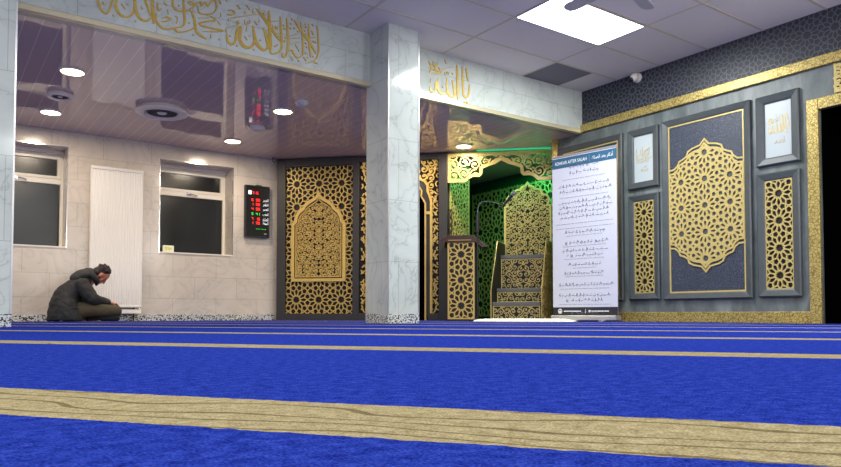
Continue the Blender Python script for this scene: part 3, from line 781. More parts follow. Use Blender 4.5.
# calligraphy and lattice frames either side
SHAHADA=[(0.026,[2.493,2.887,2.501,2.794,2.506,2.705,2.513,2.596,2.517,2.492]),(0.0258,[2.376,2.874,2.436,2.818,2.5,2.744,2.528,2.715,2.573,2.671,2.612,2.629]),(0.0279,[2.442,2.717,2.463,2.675,2.48,2.609,2.491,2.551,2.454,2.511,2.408,2.527,2.371,2.569,2.356,2.629,2.345,2.708]),(0.0276,[2.356,2.58,2.341,2.527,2.296,2.497,2.246,2.51,2.22,2.558,2.224,2.627,2.234,2.679]),(0.0215,[2.234,2.679,2.204,2.662,2.19,2.609,2.181,2.539,2.156,2.495,2.122,2.501,2.102,2.54,2.102,2.579]),(0.0058,[2.102,2.579,2.092,2.62,2.135,2.651,2.204,2.681]),(0.0068,[2.115,2.698,2.115,2.719,2.164,2.739,2.293,2.793,2.385,2.827]),(0.0078,[2.263,2.745,2.266,2.711,2.289,2.712,2.294,2.742]),(0.0079,[2.294,2.718,2.312,2.722,2.312,2.757]),(0.0059,[2.286,2.691,2.279,2.641]),(0.0088,[2.26,2.597,2.29,2.565]),(0.0088,[2.305,2.607,2.322,2.611]),(0.0099,[2.354,2.757,2.385,2.726]),(0.0079,[2.39,2.757,2.411,2.774]),(0.0087,[2.125,2.573,2.138,2.56]),(0.0089,[2.406,2.599,2.419,2.587]),(0.0087,[2.188,2.498,2.2,2.485]),(0.0089,[2.347,2.497,2.36,2.484]),(0.0145,[2.1,2.752,2.144,2.758,2.171,2.788,2.144,2.802,2.105,2.787]),(0.0107,[2.192,2.863,2.223,2.832]),(0.0098,[2.277,2.886,2.313,2.846]),(0.0069,[2.258,2.822,2.268,2.805,2.283,2.818]),(0.0069,[2.343,2.873,2.338,2.833,2.364,2.834]),(0.007,[2.451,2.872,2.441,2.834,2.462,2.834]),(0.0194,[2.194,2.717,2.206,2.689]),(0.021,[2.607,2.862,2.617,2.722,2.625,2.587,2.611,2.547,2.576,2.511,2.521,2.489]),(0.019,[2.67,2.864,2.684,2.738,2.687,2.58,2.667,2.504,2.638,2.485,2.629,2.52]),(0.0169,[2.693,2.55,2.727,2.573,2.744,2.545,2.779,2.515,2.819,2.53,2.842,2.572,2.835,2.721,2.816,2.861]),(0.0192,[2.751,2.866,2.823,2.772,2.905,2.694,2.979,2.592]),(0.0173,[2.898,2.865,2.907,2.695,2.923,2.542]),(0.0152,[2.981,2.869,2.996,2.802,3.006,2.652,2.994,2.573,2.953,2.516,2.871,2.477]),(0.0108,[2.959,2.506,2.997,2.498]),(0.0064,[2.709,2.675,2.806,2.709]),(0.0064,[2.709,2.628,2.812,2.667]),(0.0064,[2.761,2.634,2.803,2.574]),(0.0064,[2.709,2.702,2.777,2.739]),(0.0065,[2.922,2.736,2.975,2.754]),(0.0063,[2.524,2.794,2.59,2.816]),(0.0073,[2.53,2.764,2.536,2.724,2.558,2.729,2.558,2.76,2.58,2.734,2.585,2.772]),(0.0095,[2.633,2.793,2.648,2.779]),(0.0095,[2.639,2.762,2.654,2.749]),(0.0096,[2.717,2.872,2.732,2.858]),(0.0095,[2.706,2.827,2.721,2.813]),(0.0095,[2.703,2.783,2.718,2.77]),(0.0096,[2.741,2.792,2.755,2.779]),(0.0096,[2.781,2.77,2.796,2.757]),(0.0097,[2.855,2.858,2.87,2.845]),(0.0097,[2.861,2.833,2.876,2.819]),(0.0097,[2.85,2.795,2.865,2.782]),(0.0097,[2.862,2.763,2.877,2.749]),(0.0097,[2.932,2.871,2.947,2.858]),(0.0097,[2.926,2.805,2.941,2.791]),(0.0097,[2.938,2.784,2.953,2.77]),(0.0097,[2.944,2.712,2.96,2.698]),(0.0098,[2.962,2.711,2.977,2.697]),(0.0097,[2.862,2.677,2.877,2.663]),(0.0097,[2.869,2.64,2.884,2.627]),(0.0097,[2.863,2.58,2.878,2.566]),(0.0095,[2.651,2.681,2.666,2.667]),(0.0095,[2.646,2.646,2.66,2.632]),(0.0094,[2.552,2.579,2.566,2.565]),(0.0094,[2.574,2.594,2.588,2.581]),(0.0095,[2.712,2.509,2.727,2.496]),(0.0095,[2.726,2.489,2.74,2.475]),(0.0096,[2.789,2.494,2.803,2.48]),(0.0096,[2.846,2.533,2.861,2.519]),(0.0097,[2.863,2.516,2.878,2.502]),(0.0097,[2.881,2.546,2.896,2.532]),(0.0097,[2.939,2.565,2.954,2.551]),(0.0229,[1.454,2.875,1.461,2.713,1.469,2.617,1.476,2.513]),(0.018,[1.496,2.608,1.493,2.558,1.517,2.515,1.564,2.493,1.635,2.515,1.724,2.565,1.726,2.675,1.717,2.782,1.711,2.906]),(0.0166,[1.643,2.521,1.676,2.491,1.749,2.517,1.814,2.562,1.83,2.6]),(0.0202,[1.783,2.707,1.813,2.638,1.822,2.564,1.856,2.513,1.922,2.489]),(0.0162,[1.947,2.702,1.999,2.676,1.922,2.644,1.855,2.61,1.914,2.595,2.064,2.595,1.889,2.547]),(0.0051,[1.846,2.655,1.939,2.682]),(0.0166,[1.635,2.835,1.628,2.758,1.635,2.701,1.673,2.678,1.747,2.693,1.804,2.746,1.812,2.773,1.762,2.785]),(0.0151,[1.746,2.773,1.787,2.758,1.828,2.778,1.861,2.799,1.878,2.774,1.903,2.81,1.929,2.783,1.954,2.828,1.988,2.85,2.006,2.79,1.972,2.73,1.904,2.704,1.854,2.708,1.837,2.763]),(0.0148,[1.539,2.574,1.579,2.596,1.614,2.588,1.579,2.561,1.54,2.549]),(0.0115,[1.51,2.702,1.503,2.659,1.519,2.638,1.538,2.66]),(0.0099,[1.553,2.721,1.585,2.697]),(0.0058,[1.586,2.664,1.594,2.625]),(0.0075,[1.646,2.625,1.67,2.611,1.659,2.558]),(0.0075,[1.676,2.727,1.686,2.717]),(0.0076,[1.763,2.599,1.774,2.588]),(0.0076,[1.797,2.504,1.808,2.493]),(0.006,[1.957,2.541,1.959,2.503]),(0.0077,[2.029,2.518,2.04,2.507]),(0.0069,[2.046,2.718,2.041,2.756]),(0.0077,[2.016,2.672,2.044,2.642]),(0.0112,[2.027,2.865,2.044,2.83]),(0.017,[1.877,2.876,1.928,2.915,1.996,2.908,2.03,2.952]),(0.0115,[1.544,2.835,1.584,2.796,1.631,2.842]),(0.0101,[1.761,2.895,1.802,2.855]),(0.0087,[2.083,2.906,2.097,2.866]),(0.0165,[1.041,2.637,1.045,2.602,1.053,2.557,1.081,2.517,1.114,2.508,1.135,2.554,1.153,2.631,1.157,2.698]),(0.0192,[1.186,2.838,1.184,2.639,1.178,2.584,1.212,2.526,1.263,2.518,1.307,2.557,1.326,2.641,1.32,2.877]),(0.0194,[1.322,2.737,1.323,2.676,1.335,2.588,1.37,2.53,1.422,2.525,1.457,2.564]),(0.0171,[1.396,2.77,1.406,2.698,1.427,2.636,1.452,2.572]),(0.0083,[1.08,2.599,1.094,2.576,1.112,2.596]),(0.0084,[1.219,2.619,1.253,2.579]),(0.0084,[1.261,2.624,1.278,2.619]),(0.0061,[1.375,2.641,1.382,2.612,1.392,2.621]),(0.006,[1.157,2.512,1.169,2.492]),(0.0061,[1.325,2.506,1.335,2.494]),(0.0053,[1.056,2.724,1.17,2.792]),(0.0072,[1.243,2.709,1.249,2.675,1.271,2.693,1.277,2.725]),(0.0083,[1.078,2.682,1.111,2.662])]
YA_ALLAH=[(0.0278,[4.704,2.849,4.715,2.66,4.72,2.465]),(0.0253,[4.779,2.848,4.791,2.675,4.799,2.543,4.841,2.509,4.875,2.558,4.887,2.667]),(0.0174,[4.837,2.844,4.864,2.702]),(0.0276,[4.641,2.665,4.665,2.584,4.673,2.5,4.624,2.482,4.575,2.528,4.564,2.676]),(0.0274,[4.575,2.541,4.542,2.495,4.486,2.487,4.446,2.529,4.438,2.592,4.454,2.654]),(0.0194,[4.454,2.634,4.414,2.588,4.414,2.523,4.382,2.482,4.343,2.497,4.343,2.542]),(0.0065,[4.494,2.753,4.658,2.822]),(0.0091,[4.535,2.735,4.543,2.71,4.567,2.722,4.567,2.742,4.587,2.719,4.593,2.747]),(0.0079,[4.633,2.748,4.649,2.728]),(0.0104,[4.535,2.875,4.559,2.831]),(0.0199,[4.805,2.449,4.825,2.442]),(0.02,[4.839,2.455,4.859,2.448]),(0.0128,[4.32,2.806,4.351,2.742,4.327,2.68]),(0.0142,[4.375,2.818,4.406,2.754,4.441,2.709,4.359,2.677]),(0.0116,[4.425,2.803,4.387,2.718]),(0.0154,[4.351,2.729,4.47,2.731,4.48,2.711,4.406,2.687]),(0.0103,[4.335,2.784,4.438,2.78]),(0.0103,[4.312,2.728,4.383,2.762]),(0.0117,[4.454,2.77,4.486,2.718]),(0.0077,[4.351,2.627,4.343,2.58]),(0.0078,[4.494,2.571,4.518,2.562])]
NC0, NC1 = 69, 86
def card(label, yc, strokes, f, ws):
    t = framed('calligraphy_picture', label, 'framed calligraphy', yc, .42, 1.552, 2.252, .078)
    mb = MB(); mb.box(-.132, .132, -.010, -.002, .078, .622); cd = link('card', mb, M['white_card'], t)
    mb = MB()
    for st, ff, k in zip(strokes, f, ws): pen(mb, st, ff, k, -.013, -.010)
    link('gold_lettering', mb, M['gold_pale'], cd); return t
def fit(strokes, x0, x1, z0, z1):
    xs = [q for w, fl in strokes for q in fl[0::2]]; zs = [q for w, fl in strokes for q in fl[1::2]]
    a, b, c, d = min(xs), max(xs), min(zs), max(zs)
    return (lambda x, z: (x0+(x-a)/(b-a)*(x1-x0), z0+(z-c)/(d-c)*(z1-z0))), (z1-z0)/(d-c)
f1, k1 = fit(YA_ALLAH, -.105, .105, .30, .50); f2, k2 = fit(YA_ALLAH[3:6]+YA_ALLAH[0:1], -.04, .06, .21, .275)
card('small charcoal frame with pale card and tall gold calligraphy beside the doorway', 3.433, [YA_ALLAH, YA_ALLAH[3:6]+YA_ALLAH[0:1]], [f1, f2], [k1, k2*.8])
MUH = SHAHADA[NC0:NC1]
f1, k1 = fit(MUH, -.10, .10, .30, .49); f2, k2 = fit(YA_ALLAH[3:9], -.055, .055, .20, .26)
card('small charcoal frame with white card and dense gold calligraphy beside the banner', 4.996, [MUH, YA_ALLAH[3:9]], [f1, f2], [k1*.8, k2*.8])
for yc, lab in ((3.437, 'narrow charcoal frame with gold rosette lattice beside the doorway'), (4.996, 'narrow charcoal frame with gold rosette lattice beside the banner')):
    t = framed('rosette_lattice_panel', lab, 'framed lattice', yc, .42, .256, 1.478, .076)
    mb = MB(); mb.box(-.134, .134, -.006, -.002, .076, 1.146); link('backing', mb, M['black'], t)
    poly = [(-.134, .076), (.134, .076), (.134, 1.146), (-.134, 1.146)]
    mb = MB(); add_segs(mb, clip_segs(star_field(-.134, .134, .076, 1.146, .2675, 0, .21), poly, 3), .0135, -.020, -.006)
    mb.rect_frame(-.134, .134, .076, 1.146, [(0, -.006), (0, -.02), (.008, -.02), (.008, -.006)]); link('rosette_lattice', mb, M['gold_pale'], t)
t = thing('fretwork_panel', 'gold fretwork strip panel on the wall over the dark doorway', 'lattice panel', (XR, 2.46, 2.12), -PI/2)
mb = MB(); mb.box(-.45, .45, -.008, 0, 0, .26); link('backing', mb, M['black'], t)
mb = MB(); mb.rect_frame(-.45, .45, 0, .26, [(0, 0), (0, -.02), (.02, -.02), (.02, 0)]); add_segs(mb, clip_segs(scroll_segs(-.45, .45, 0, .26, .07, 5), [(-.45, 0), (.45, 0), (.45, .26), (-.45, .26)], 1), .016, -.018, -.008); link('fretwork', mb, M['gold_pale'], t)

# beam calligraphy
for nm, st, lab in (('beam_calligraphy', SHAHADA, 'long gold Arabic calligraphy across the beam between the columns'), ('beam_calligraphy', YA_ALLAH, 'short gold Arabic calligraphy on the beam past the middle column')):
    x0 = min(q for w, fl in st for q in fl[0::2]); z0 = min(q for w, fl in st for q in fl[1::2])
    mb = MB(); pen(mb, [(w, [min(q, ZH-.012) if i % 2 else q for i, q in enumerate(fl)]) for w, fl in st], lambda x, z: (x-x0, z-z0), 1.08, -.006, 0)
    tag(link(nm, mb, M['gold_leaf'], loc=(x0, YB-.0005, z0)), lab, 'calligraphy')
# ------------------------------------------------------------------ radiator
t = thing('radiator', 'tall white ribbed radiator on the wall behind the seated man', 'radiator', (1.955, YW, 0), 0)
hw = .317
mb = MB(); prof = []
n = 20
for k in range(n*6+1):
    x = -hw+.012+(2*hw-.024)*k/(n*6); prof.append((x, -.105-.005*abs(math.sin(PI*k/6))**.7))
L = [[(x, y, z) for x, y in prof]+[(hw-.012, -.07, z), (-hw+.012, -.07, z)] for z in (.20, 1.95)]
mb.loops(L); link('ribbed_panel', mb, M['white_metal'], t)
mb = MB(); mb.box(-hw, hw, -.118, -.035, 1.945, 1.985); link('top_grille', mb, M['white_metal'], t, bevel=.006)
for sx in (-1, 1):
    mb = MB(); mb.box(sx*hw, sx*(hw-.014), -.112, -.035, .20, 1.96); link('side_cover', mb, M['white_metal'], t, bevel=.004)
mb = MB(); mb.box(-hw, hw, -.112, -.04, .175, .205); mb.box(-hw, hw, -.10, -.03, .095, .15); link('bottom_rail', mb, M['white_metal'], t, bevel=.004)
mb = MB(); mb.tube([(-hw+.05, -.07, .135), (hw-.03, -.07, .135)], .013, 10); mb.tube([(hw-.09, -.07, .175), (hw-.09, -.07, .0)], .010, 10); mb.tube([(-hw+.09, -.07, .175), (-hw+.09, -.07, .0)], .010, 10); link('pipe', mb, M['bead'], t, smooth=True)
mb = MB(); mb.box(hw-.05, hw-.01, -.09, -.05, .115, .16); link('valve', mb, M['chrome'], t, bevel=.005)
mb = MB(); mb.box(-.2, .2, -.037, 0, 1.5, 1.56); link('wall_bracket', mb, M['white_metal'], t)
mb = MB(); mb.box(-.2, .2, -.037, 0, .5, .56); link('wall_bracket', mb, M['white_metal'], t)

# ------------------------------------------------------------------ digital prayer clock
t = thing('prayer_time_clock', 'black digital prayer time board with red figures beside the corner', 'digital clock', (3.885, YW, 1.21), 0)
mb = MB(); mb.box(-.188, .188, -.055, 0, 0, .76); link('case', mb, M['black_gloss'], t, bevel=.006)
mb = MB(); mb.rect_frame(-.188, .188, 0, .76, [(0, -.054), (0, -.062), (.016, -.062), (.02, -.055)]); link('bezel', mb, M['mic_black'], t)
SEG = {'0': 'abcdef', '1': 'bc', '2': 'abged', '3': 'abgcd', '4': 'fgbc', '5': 'afgcd', '6': 'afgedc', '7': 'abc', '8': 'abcdefg', '9': 'abcdfg'}
def digit(mb, ch, x, z, w, h, y):
    b = w*.2
    S = {'a': (x, x+w, z+h-b, z+h), 'd': (x, x+w, z, z+b), 'g': (x, x+w, z+h/2-b/2, z+h/2+b/2), 'f': (x, x+b, z+h/2, z+h), 'e': (x, x+b, z, z+h/2), 'b': (x+w-b, x+w, z+h/2, z+h), 'c': (x+w-b, x+w, z, z+h/2)}
    for s in SEG[ch]: q = S[s]; mb.box(q[0], q[1], y, -.055, q[2], q[3])
def number(mb, s, x, z, w, h, y=-.058):
    for ch in s:
        if ch == ':': mb.box(x, x+.006, y, -.055, z+h*.25, z+h*.25+.006); mb.box(x, x+.006, y, -.055, z+h*.65, z+h*.65+.006); x += .013
        elif ch == ' ': x += w*.6
        else: digit(mb, ch, x, z, w, h, y); x += w*1.38
cx = lambda c: (c-62)/160*.375-.1875
cz = lambda c: (418-c)/356*.76
mb = MB(); mb.box(cx(82), cx(103), -.058, -.055, cz(125), cz(98)); link('white_symbol', mb, M['wht_led'], t)
mb = MB(); number(mb, '7:15', cx(107), cz(122), .021, .040); link('time_lettering', mb, M['red_led'], t)
rows = [(160, '6', '00'), (190, '1', '00'), (222, '4', '00'), (256, '5', '41'), (290, '7', '15'), (318, '1', '30')]
names = ['الفجر', 'الظهر', 'العصر', 'المغرب', 'العشاء', 'الجمعة']
for (y, a, b), nm in zip(rows, names):
    mb = MB(); number(mb, a, cx(104), cz(y+9), .024, .036); link('hour_lettering', mb, M['grn_led'] if y == 256 else M['red_led'], t); mb = MB(); number(mb, b, cx(133), cz(y+9), .024, .036)
    link('minute_lettering', mb, M['grn_led'] if y == 256 else M['red_led'], t)
    link('prayer_name', text_mesh(arabic(nm), cx(196), cz(y+13), .052, -.0575, .085, 'CENTER'), M['wht_led'], t)
mb = MB(); rnd = random.Random(2)
x = cx(135)
while x < cx(200):
    w_ = rnd.uniform(.006, .014); mb.box(x, x+w_, -.058, -.055, cz(361), cz(358)); x += w_+.012
link('message_lettering', mb, M['grn_led'], t)
mb = MB(); mb.box(cx(188), cx(204), -.0575, -.055, cz(394), cz(388)); link('maker_plate', mb, M['alu'], t)
mb = MB(); mb.box(-.02, .06, -.06, -.02, .755, .772); link('top_bracket', mb, M['mic_black'], t)
# small card on the window sill
t = thing('small_display', 'small white framed card standing on the window sill near radiator', 'card', (2.65, YW+.05, WZ[0]+.004), 0)
mb = MB(); mb.box(-.075, .075, 0, .02, 0, .095); link('stand', mb, M['ivory'], t, bevel=.008)
mb = MB(); mb.box(-.058, .058, -.002, .001, .016, .08); fc = link('face', mb, M['lcd'], t)
mb = MB(); mb.box(-.045, -.015, -.004, -.001, .062, .068); mb.box(-.034, -.027, -.004, -.001, .03, .062); mb.ribbon(smooth_pts([(.0, .035), (-.008, .05), (.004, .064), (.016, .05), (.006, .034)], 4), .006, -.004, -.001); mb.ribbon([(.045, .064), (.026, .05), (.046, .034)], .006, -.004, -.001); link('faint_marks', mb, plain('faded olive print', (170, 172, 110), .5), fc)

# ------------------------------------------------------------------ ceiling fittings
first = None
DL = [((1.06, 7.21), 'warm round downlight near the end column, nearer the beam'), ((1.08, 8.82), 'warm round downlight nearest the first window'),
      ((3.25, 8.90), 'warm round downlight above the window beside the digital clock'), ((3.23, 7.25), 'warm round downlight beside the clear dome sensor'), ((5.94, 7.33), 'warm round downlight in front of the gold niche header')]
for (x, y), lab in DL:
    if first is None:
        first = t = thing('ceiling_downlight', lab, 'downlight', (x, y, ZL-.012), 0, 'round downlights in the low ceiling')
        mb = MB(); mb.lathe([(.116, .012), (.117, .004), (.110, -.003), (.101, 0), (.099, .01)], n=32); link('trim_ring', mb, M['white_pvc'], t, smooth=True)
        mb = MB(); mb.lathe([(0, .0005), (.100, .0005), (.100, .004), (0, .004)], n=32); link('lamp_face', mb, M['downlight'], t)
    else:
        t = copy_tree(first); t.location = (x, y, ZL-.012); t['label'] = lab
def vent(name, label, cat, x, y, r, drop):
    t = thing(name, label, cat, (x, y, ZL-drop), 0)
    mb = MB(); mb.lathe([(r*.92, drop), (r*.97, drop*.55), (r, drop*.4), (r*.99, drop*.2), (r*.9, .0), (r*.72, -.002), (r*.60, drop*.35), (r*.58, drop*.6)], n=48); link('rim', mb, M['grey_plastic'], t, smooth=True)
    mb = MB(); mb.lathe([(r*.58, drop*.62), (r*.2, drop*.62)], n=48)
    for k in range(5):
        q = r*(.24+.075*k); mb.lathe([(q, drop*.6), (q, drop*.2), (q+r*.02, drop*.2), (q+r*.02, drop*.6)], n=40)
    link('grille', mb, M['dark_grille'], t)
    mb = MB(); mb.lathe([(0, drop*.1), (r*.16, drop*.12), (r*.2, drop*.3), (r*.2, drop*.6)], n=24); link('hub', mb, M['grey_plastic'], t, smooth=True)
    return t
vent('ceiling_vent', 'large round grey air vent in the boarded ceiling', 'air vent', 2.09, 7.98, .285, .06)
vent('ceiling_vent', 'small round grey air valve between two downlights', 'air vent', 1.07, 8.04, .135, .04)
t = thing('smoke_detector', 'small round grey detector in front of the digital clock', 'smoke detector', (3.25, 8.06, ZL-.035), 0)
mb = MB(); mb.lathe([(.095, .035), (.097, .02), (.088, .012), (.085, .008)], n=32); link('base_plate', mb, M['grey_plastic'], t, smooth=True)
mb = MB(); mb.lathe([(.085, .01), (.075, -.004), (.05, -.012), (0, -.014)], n=32); link('cover', mb, M['grey_plastic'], t, smooth=True)
t = thing('ceiling_sensor', 'small smoked clear dome on the boarded ceiling', 'dome sensor', (3.26, 6.82, ZL-.05), 0)
mb = MB(); mb.lathe([(.075, .05), (.077, .04), (.066, .036)], n=32); link('base_ring', mb, M['grey_plastic'], t, smooth=True)
mb = MB(); mb.lathe([(.066, .04), (.062, .02), (.045, .004), (.02, -.004), (0, -.006)], n=32); link('dome', mb, M['clear'], t, smooth=True)
mb = MB(); pts = [(.032*math.cos(2*PI*k/16), 0, -.034+.032*math.sin(2*PI*k/16)) for k in range(17)]; mb.tube(pts, .005, 6); mb.tube([(0, 0, 0), (0, 0, -.004)], .006, 6)
tag(link('cord_loop', mb, M['mic_black'], loc=(4.10, 9.50, ZL)), 'small loop of black cable hanging at the ceiling corner', 'cable')
# LED panels
def led(x, y, label):
    t = thing('led_panel', label, 'ceiling light', (x, y, ZH-.012), 0)
    mb = MB(); mb.rect_frame(-.594, .594, -.296, .296, [(0, .012), (0, 0), (.012, -.002), (.012, .006)])
    mb.v = [(a, c, b) for a, b, c in mb.v]; link('frame', mb, M['alu'], t)
    mb = MB(); mb.box(-.584, .584, -.286, .286, .002, .006); link('diffuser', mb, M['led'], t)
led(5.09, 4.47, 'bright white rectangular LED panel in the tiled ceiling')
# ceiling fan
t = thing('ceiling_fan', 'pale grey ceiling fan with slim blades beside the bright LED panel', 'ceiling fan', (4.21, 3.28, ZH), 0)
mb = MB(); mb.tube([(0, 0, 0), (0, 0, -.245)], .014, 10); link('down_rod', mb, M['fan_grey'], t, smooth=True)
mb = MB(); mb.lathe([(0, 0), (.07, 0), (.06, -.03), (.02, -.05), (0, -.05)], n=24); link('canopy', mb, M['fan_grey'], t, smooth=True)
mb = MB(); mb.lathe([(0, -.225), (.09, -.245), (.12, -.305), (.10, -.365), (.05, -.385), (0, -.385)], n=32); link('motor_housing', mb, M['fan_grey'], t, smooth=True)
for k in range(5):
    a = R(90+72*k); ca, sa = math.cos(a), math.sin(a)
    prof = [(.10, .03), (.2, .045), (.45, .058), (.54, .055), (.575, .035), (.585, 0)]
    out = prof+[(r, -q) for r, q in reversed(prof[:-1])]
    mb = MB(); top = [(r*ca-q*sa, r*sa+q*ca, -.334+q*.18) for r, q in out]; bot = [(x, y, z-.008) for x, y, z in top]
    mb.loops([bot, top]); link('blade', mb, M['fan_grey'], t)
# dome camera
t = thing('security_camera', 'small white dome security camera high on the dark wallpaper', 'security camera', (XR, 5.07, 2.87), -PI/2)
mb = MB(); mb.lathe([(0, 0), (.055, 0), (.055, -.02), (.045, -.035), (0, -.035)], axis='y', n=24); link('mount', mb, M['white_pvc'], t, smooth=True)
mb = MB(); mb.ball((0, -.07, -.005), .05, 20, 14); link('body', mb, M['white_pvc'], t, smooth=True)
mb = MB(); mb.ball((-.012, -.098, -.03), .027, 14, 10); link('lens', mb, M['black_gloss'], t, smooth=True)

# ------------------------------------------------------------------ pull-up banner
t = thing('pull_up_banner', 'white pull-up banner of Arabic supplications standing before the slate wall', 'banner', (6.36, 5.575, 0), math.atan2(-.89, .12))
HB = 2.03; hw = .449
mb = MB(); mb.box(-hw, hw, -.004, .0, .06, HB); sh = link('sheet', mb, M['banner'], t)
mb = MB(); mb.box(-hw-.005, hw+.005, -.06, .07, .012, .075); link('base_cassette', mb, M['alu'], t, bevel=.012)
for sx in (-1, 1):
    mb = MB(); mb.box(sx*.28-.03, sx*.28+.03, -.10, .11, 0, .013); link('foot', mb, M['alu'], t, bevel=.004)
mb = MB(); mb.box(-hw-.004, hw+.004, -.014, .012, HB-.008, HB+.012); link('top_rail', mb, M['alu'], t, bevel=.003)
mb = MB(); mb.tube([(0, .03, .07), (0, .03, HB)], .009, 8); link('support_pole', mb, M['alu'], t)
mb = MB(); mb.box(-hw, hw, -.0055, -.004, HB-.145, HB-.022); hd = link('header_band', mb, M['banner_blue'], sh)
link('header_lettering', text_mesh('ADHKAR AFTER SALAH', -.41, HB-.103, .042, -.0062, .46), M['white_ink'], sh)
mb = MB(); mb.box(.085, .089, -.0062, -.0055, HB-.125, HB-.04); link('header_divider', mb, M['ink'], sh)
link('header_arabic', text_mesh(arabic('أذكار بعد الصلاة'), .125, HB-.115, .066, -.0062, .28), M['white_ink'], sh)
mb = MB(); mb.box(-hw, hw, -.0055, -.004, .075, .172); link('footer_band', mb, M['banner_dark'], sh)
rnd = random.Random(12); mb = MB()
for x0, x1 in ((-.29, -.06), (.10, .33)):
    x = x0
    while x < x1:
        w_ = rnd.uniform(.008, .02); mb.box(x, x+w_, -.0062, -.0055, .118, .130); x += w_+.004
mb.box(.016, .019, -.0062, -.0055, .10, .15); mb.lathe([(.016, -.0062), (.016, -.0055)], .075, .124, 16, 'y'); mb.box(.062, .088, -.0064, -.0055, .112, .136)
mb.lathe([(.030, -.0062), (.022, -.0063)], -.345, .124, 20, 'y'); mb.seg((-.345, .105), (-.345, .145), .008, -.0063, -.0055); mb.seg((-.36, .118), (-.33, .118), .008, -.0063, -.0055)
link('footer_lettering', mb, M['white_ink'], sh)
ROWS = [(72, 'a', .20, [.06]), (85, 'a', .20, []), (98, 't', .30, []), (114, 'a', .36, []), (126, 'a', .34, []), (138, 't', .34, []), (150, 'a', .36, []), (161, 'a', .35, []), (172, 'a', .36, []), (183, 'a', .34, []), (196, 't', .40, []), (206, 't', .40, []), (216, 'a', .27, []), (223, 't', .25, []), (239, 'a', .30, [-.25, -.03, .17]), (246, 't', .30, []), (256, 'a', .30, []), (267, 'a', .24, [-.17]), (274, 't', .28, []), (287, 'a', .22, []), (294, 't', .16, []), (306, 'a', .28, []), (312, 't', .26, []), (331, 'a', .36, []), (339, 't', .34, []), (354, 'a', .36, []), (365, 'a', .24, [-.24]), (373, 't', .36, []), (391, 'a', .16, [-.17]), (397, 't', .14, [])]
ink = plain('dark grey ink', (112, 114, 128), .6)
for cy, kind, wd, dots in ROWS:
    z = HB*(410-cy)/366; ma, mt_ = MB(), MB()
    if kind == 'a':
        x = -wd
        while x < wd:
            l = rnd.uniform(.02, .05); q = [(x+l*i/4, z+rnd.uniform(-.008, .010)) for i in range(5)]
            if rnd.random() < .4: q[rnd.randrange(5)] = (x+l*.5, z+.026)
            if not any(abs(x+l/2-d) < .035 for d in dots): ma.ribbon(q, .0052, -.0062, -.004)
            if rnd.random() < .7: ma.box(x+l*.4, x+l*.4+.006, -.0062, -.004, z-.022, z-.017)
            if rnd.random() < .6: ma.box(x+l*.6, x+l*.6+.008, -.0062, -.004, z+.020, z+.025)
            x += l+.012
    else:
        x = -wd
        while x < wd:
            l = rnd.uniform(.03, .08); mt_.box(x, min(x+l, wd), -.0055, -.004, z-.004, z+.004); x += l+.010
    if kind == 'a': link('printed_line', ma, ink, sh)
    else: link('printed_line', mt_, M['ink'], sh)
    for d in dots:
        md_ = MB(); md_.lathe([(.016, -.0062), (.008, -.0064)], d, z, 14, 'y'); link('number_dot', md_, M['teal_ink'], sh)

# ------------------------------------------------------------------ the seated man
P = (1.062, 8.95, 0)
def remesh(o, vox, sm=6, fac=.5):
    m = o.modifiers.new('remesh', 'REMESH'); m.mode = 'VOXEL'; m.voxel_size = vox; m.use_smooth_shade = True
    if sm:
        s = o.modifiers.new('smooth', 'SMOOTH'); s.iterations = sm; s.factor = fac
    return o
HC = Vector((.635, -.005, .600))                       # head centre; the head bows forward
hr = Matrix.Rotation(R(54), 3, 'Y')                    # local z = crown, local x = face
hp = lambda x, y, z: HC+hr @ Vector((x, y, z))
mb = MB()
mb.chain([(.24, 0, .14, .12), (.27, 0, .26, .11), (.36, 0, .40, .11), (.45, 0, .47, .085), (.54, 0, .535, .052), (.60, 0, .57, .055)])
mb.ball(hp(0, 0, .03), (.096, .074, .098), 20, 14, hr); mb.ball(hp(.022, 0, -.045), (.066, .056, .078), 18, 12, hr)
mb.ball(hp(.070, 0, -.088), (.024, .027, .022), 12, 8, hr)                       # chin
mb.capsule(hp(.090, 0, .018), .011, hp(.110, 0, -.024), .014, 10)               # nose
for sy in (-1, 1):
    mb.ball(hp(.072, sy*.036, .026), (.016, .024, .010), 10, 7, hr)              # brow
    mb.ball(hp(.004, sy*.078, -.008), (.020, .012, .032), 12, 8, hr)             # ear
    mb.ball(hp(.054, sy*.040, -.028), (.026, .022, .026), 10, 7, hr)             # cheek
    mb.ball(hp(.083, sy*.030, .006), (.010, .013, .009), 10, 7, hr)              # eye
mb.capsule(hp(.089, -.016, -.050), .009, hp(.089, .016, -.050), .009, 8); mb.capsule(hp(.085, -.014, -.062), .009, hp(.085, .014, -.062), .009, 8)
ARM = {-1: [(.42, -.17, .455), (.51, -.225, .285), (.70, -.12, .245)], 1: [(.42, .17, .455), (.53, .23, .28), (.69, .05, .235)]}
for sy, (sh_, el, wr) in ARM.items():
    mb.chain([(*sh_, .055), (*el, .040), (*wr, .027)])
    hx, hy, hz = wr; d = Vector((.075, -sy*.035 if sy < 0 else -.03, -.012))
    pc = Vector(wr)+d*.6
    mb.ball(pc, (.045, .038, .017), 14, 8)
    for k, (oy, ln) in enumerate(((-.028, .055), (-.010, .068), (.010, .064), (.028, .048))):
        b = pc+Vector((.036, oy, .0)); m_ = b+Vector((ln*.55, oy*.15, -.008)); e = m_+Vector((ln*.34, 0, -.026))
        mb.chain([(*b, .0092), (*m_, .0085), (*e, .0072)])
    b = pc+Vector((-.01, sy*.034, 0)); m_ = b+Vector((.028, sy*.018, -.004)); e = m_+Vector((.026, -sy*.004, -.012)); mb.chain([(*b, .0115), (*m_, .0100), (*e, .0085)])
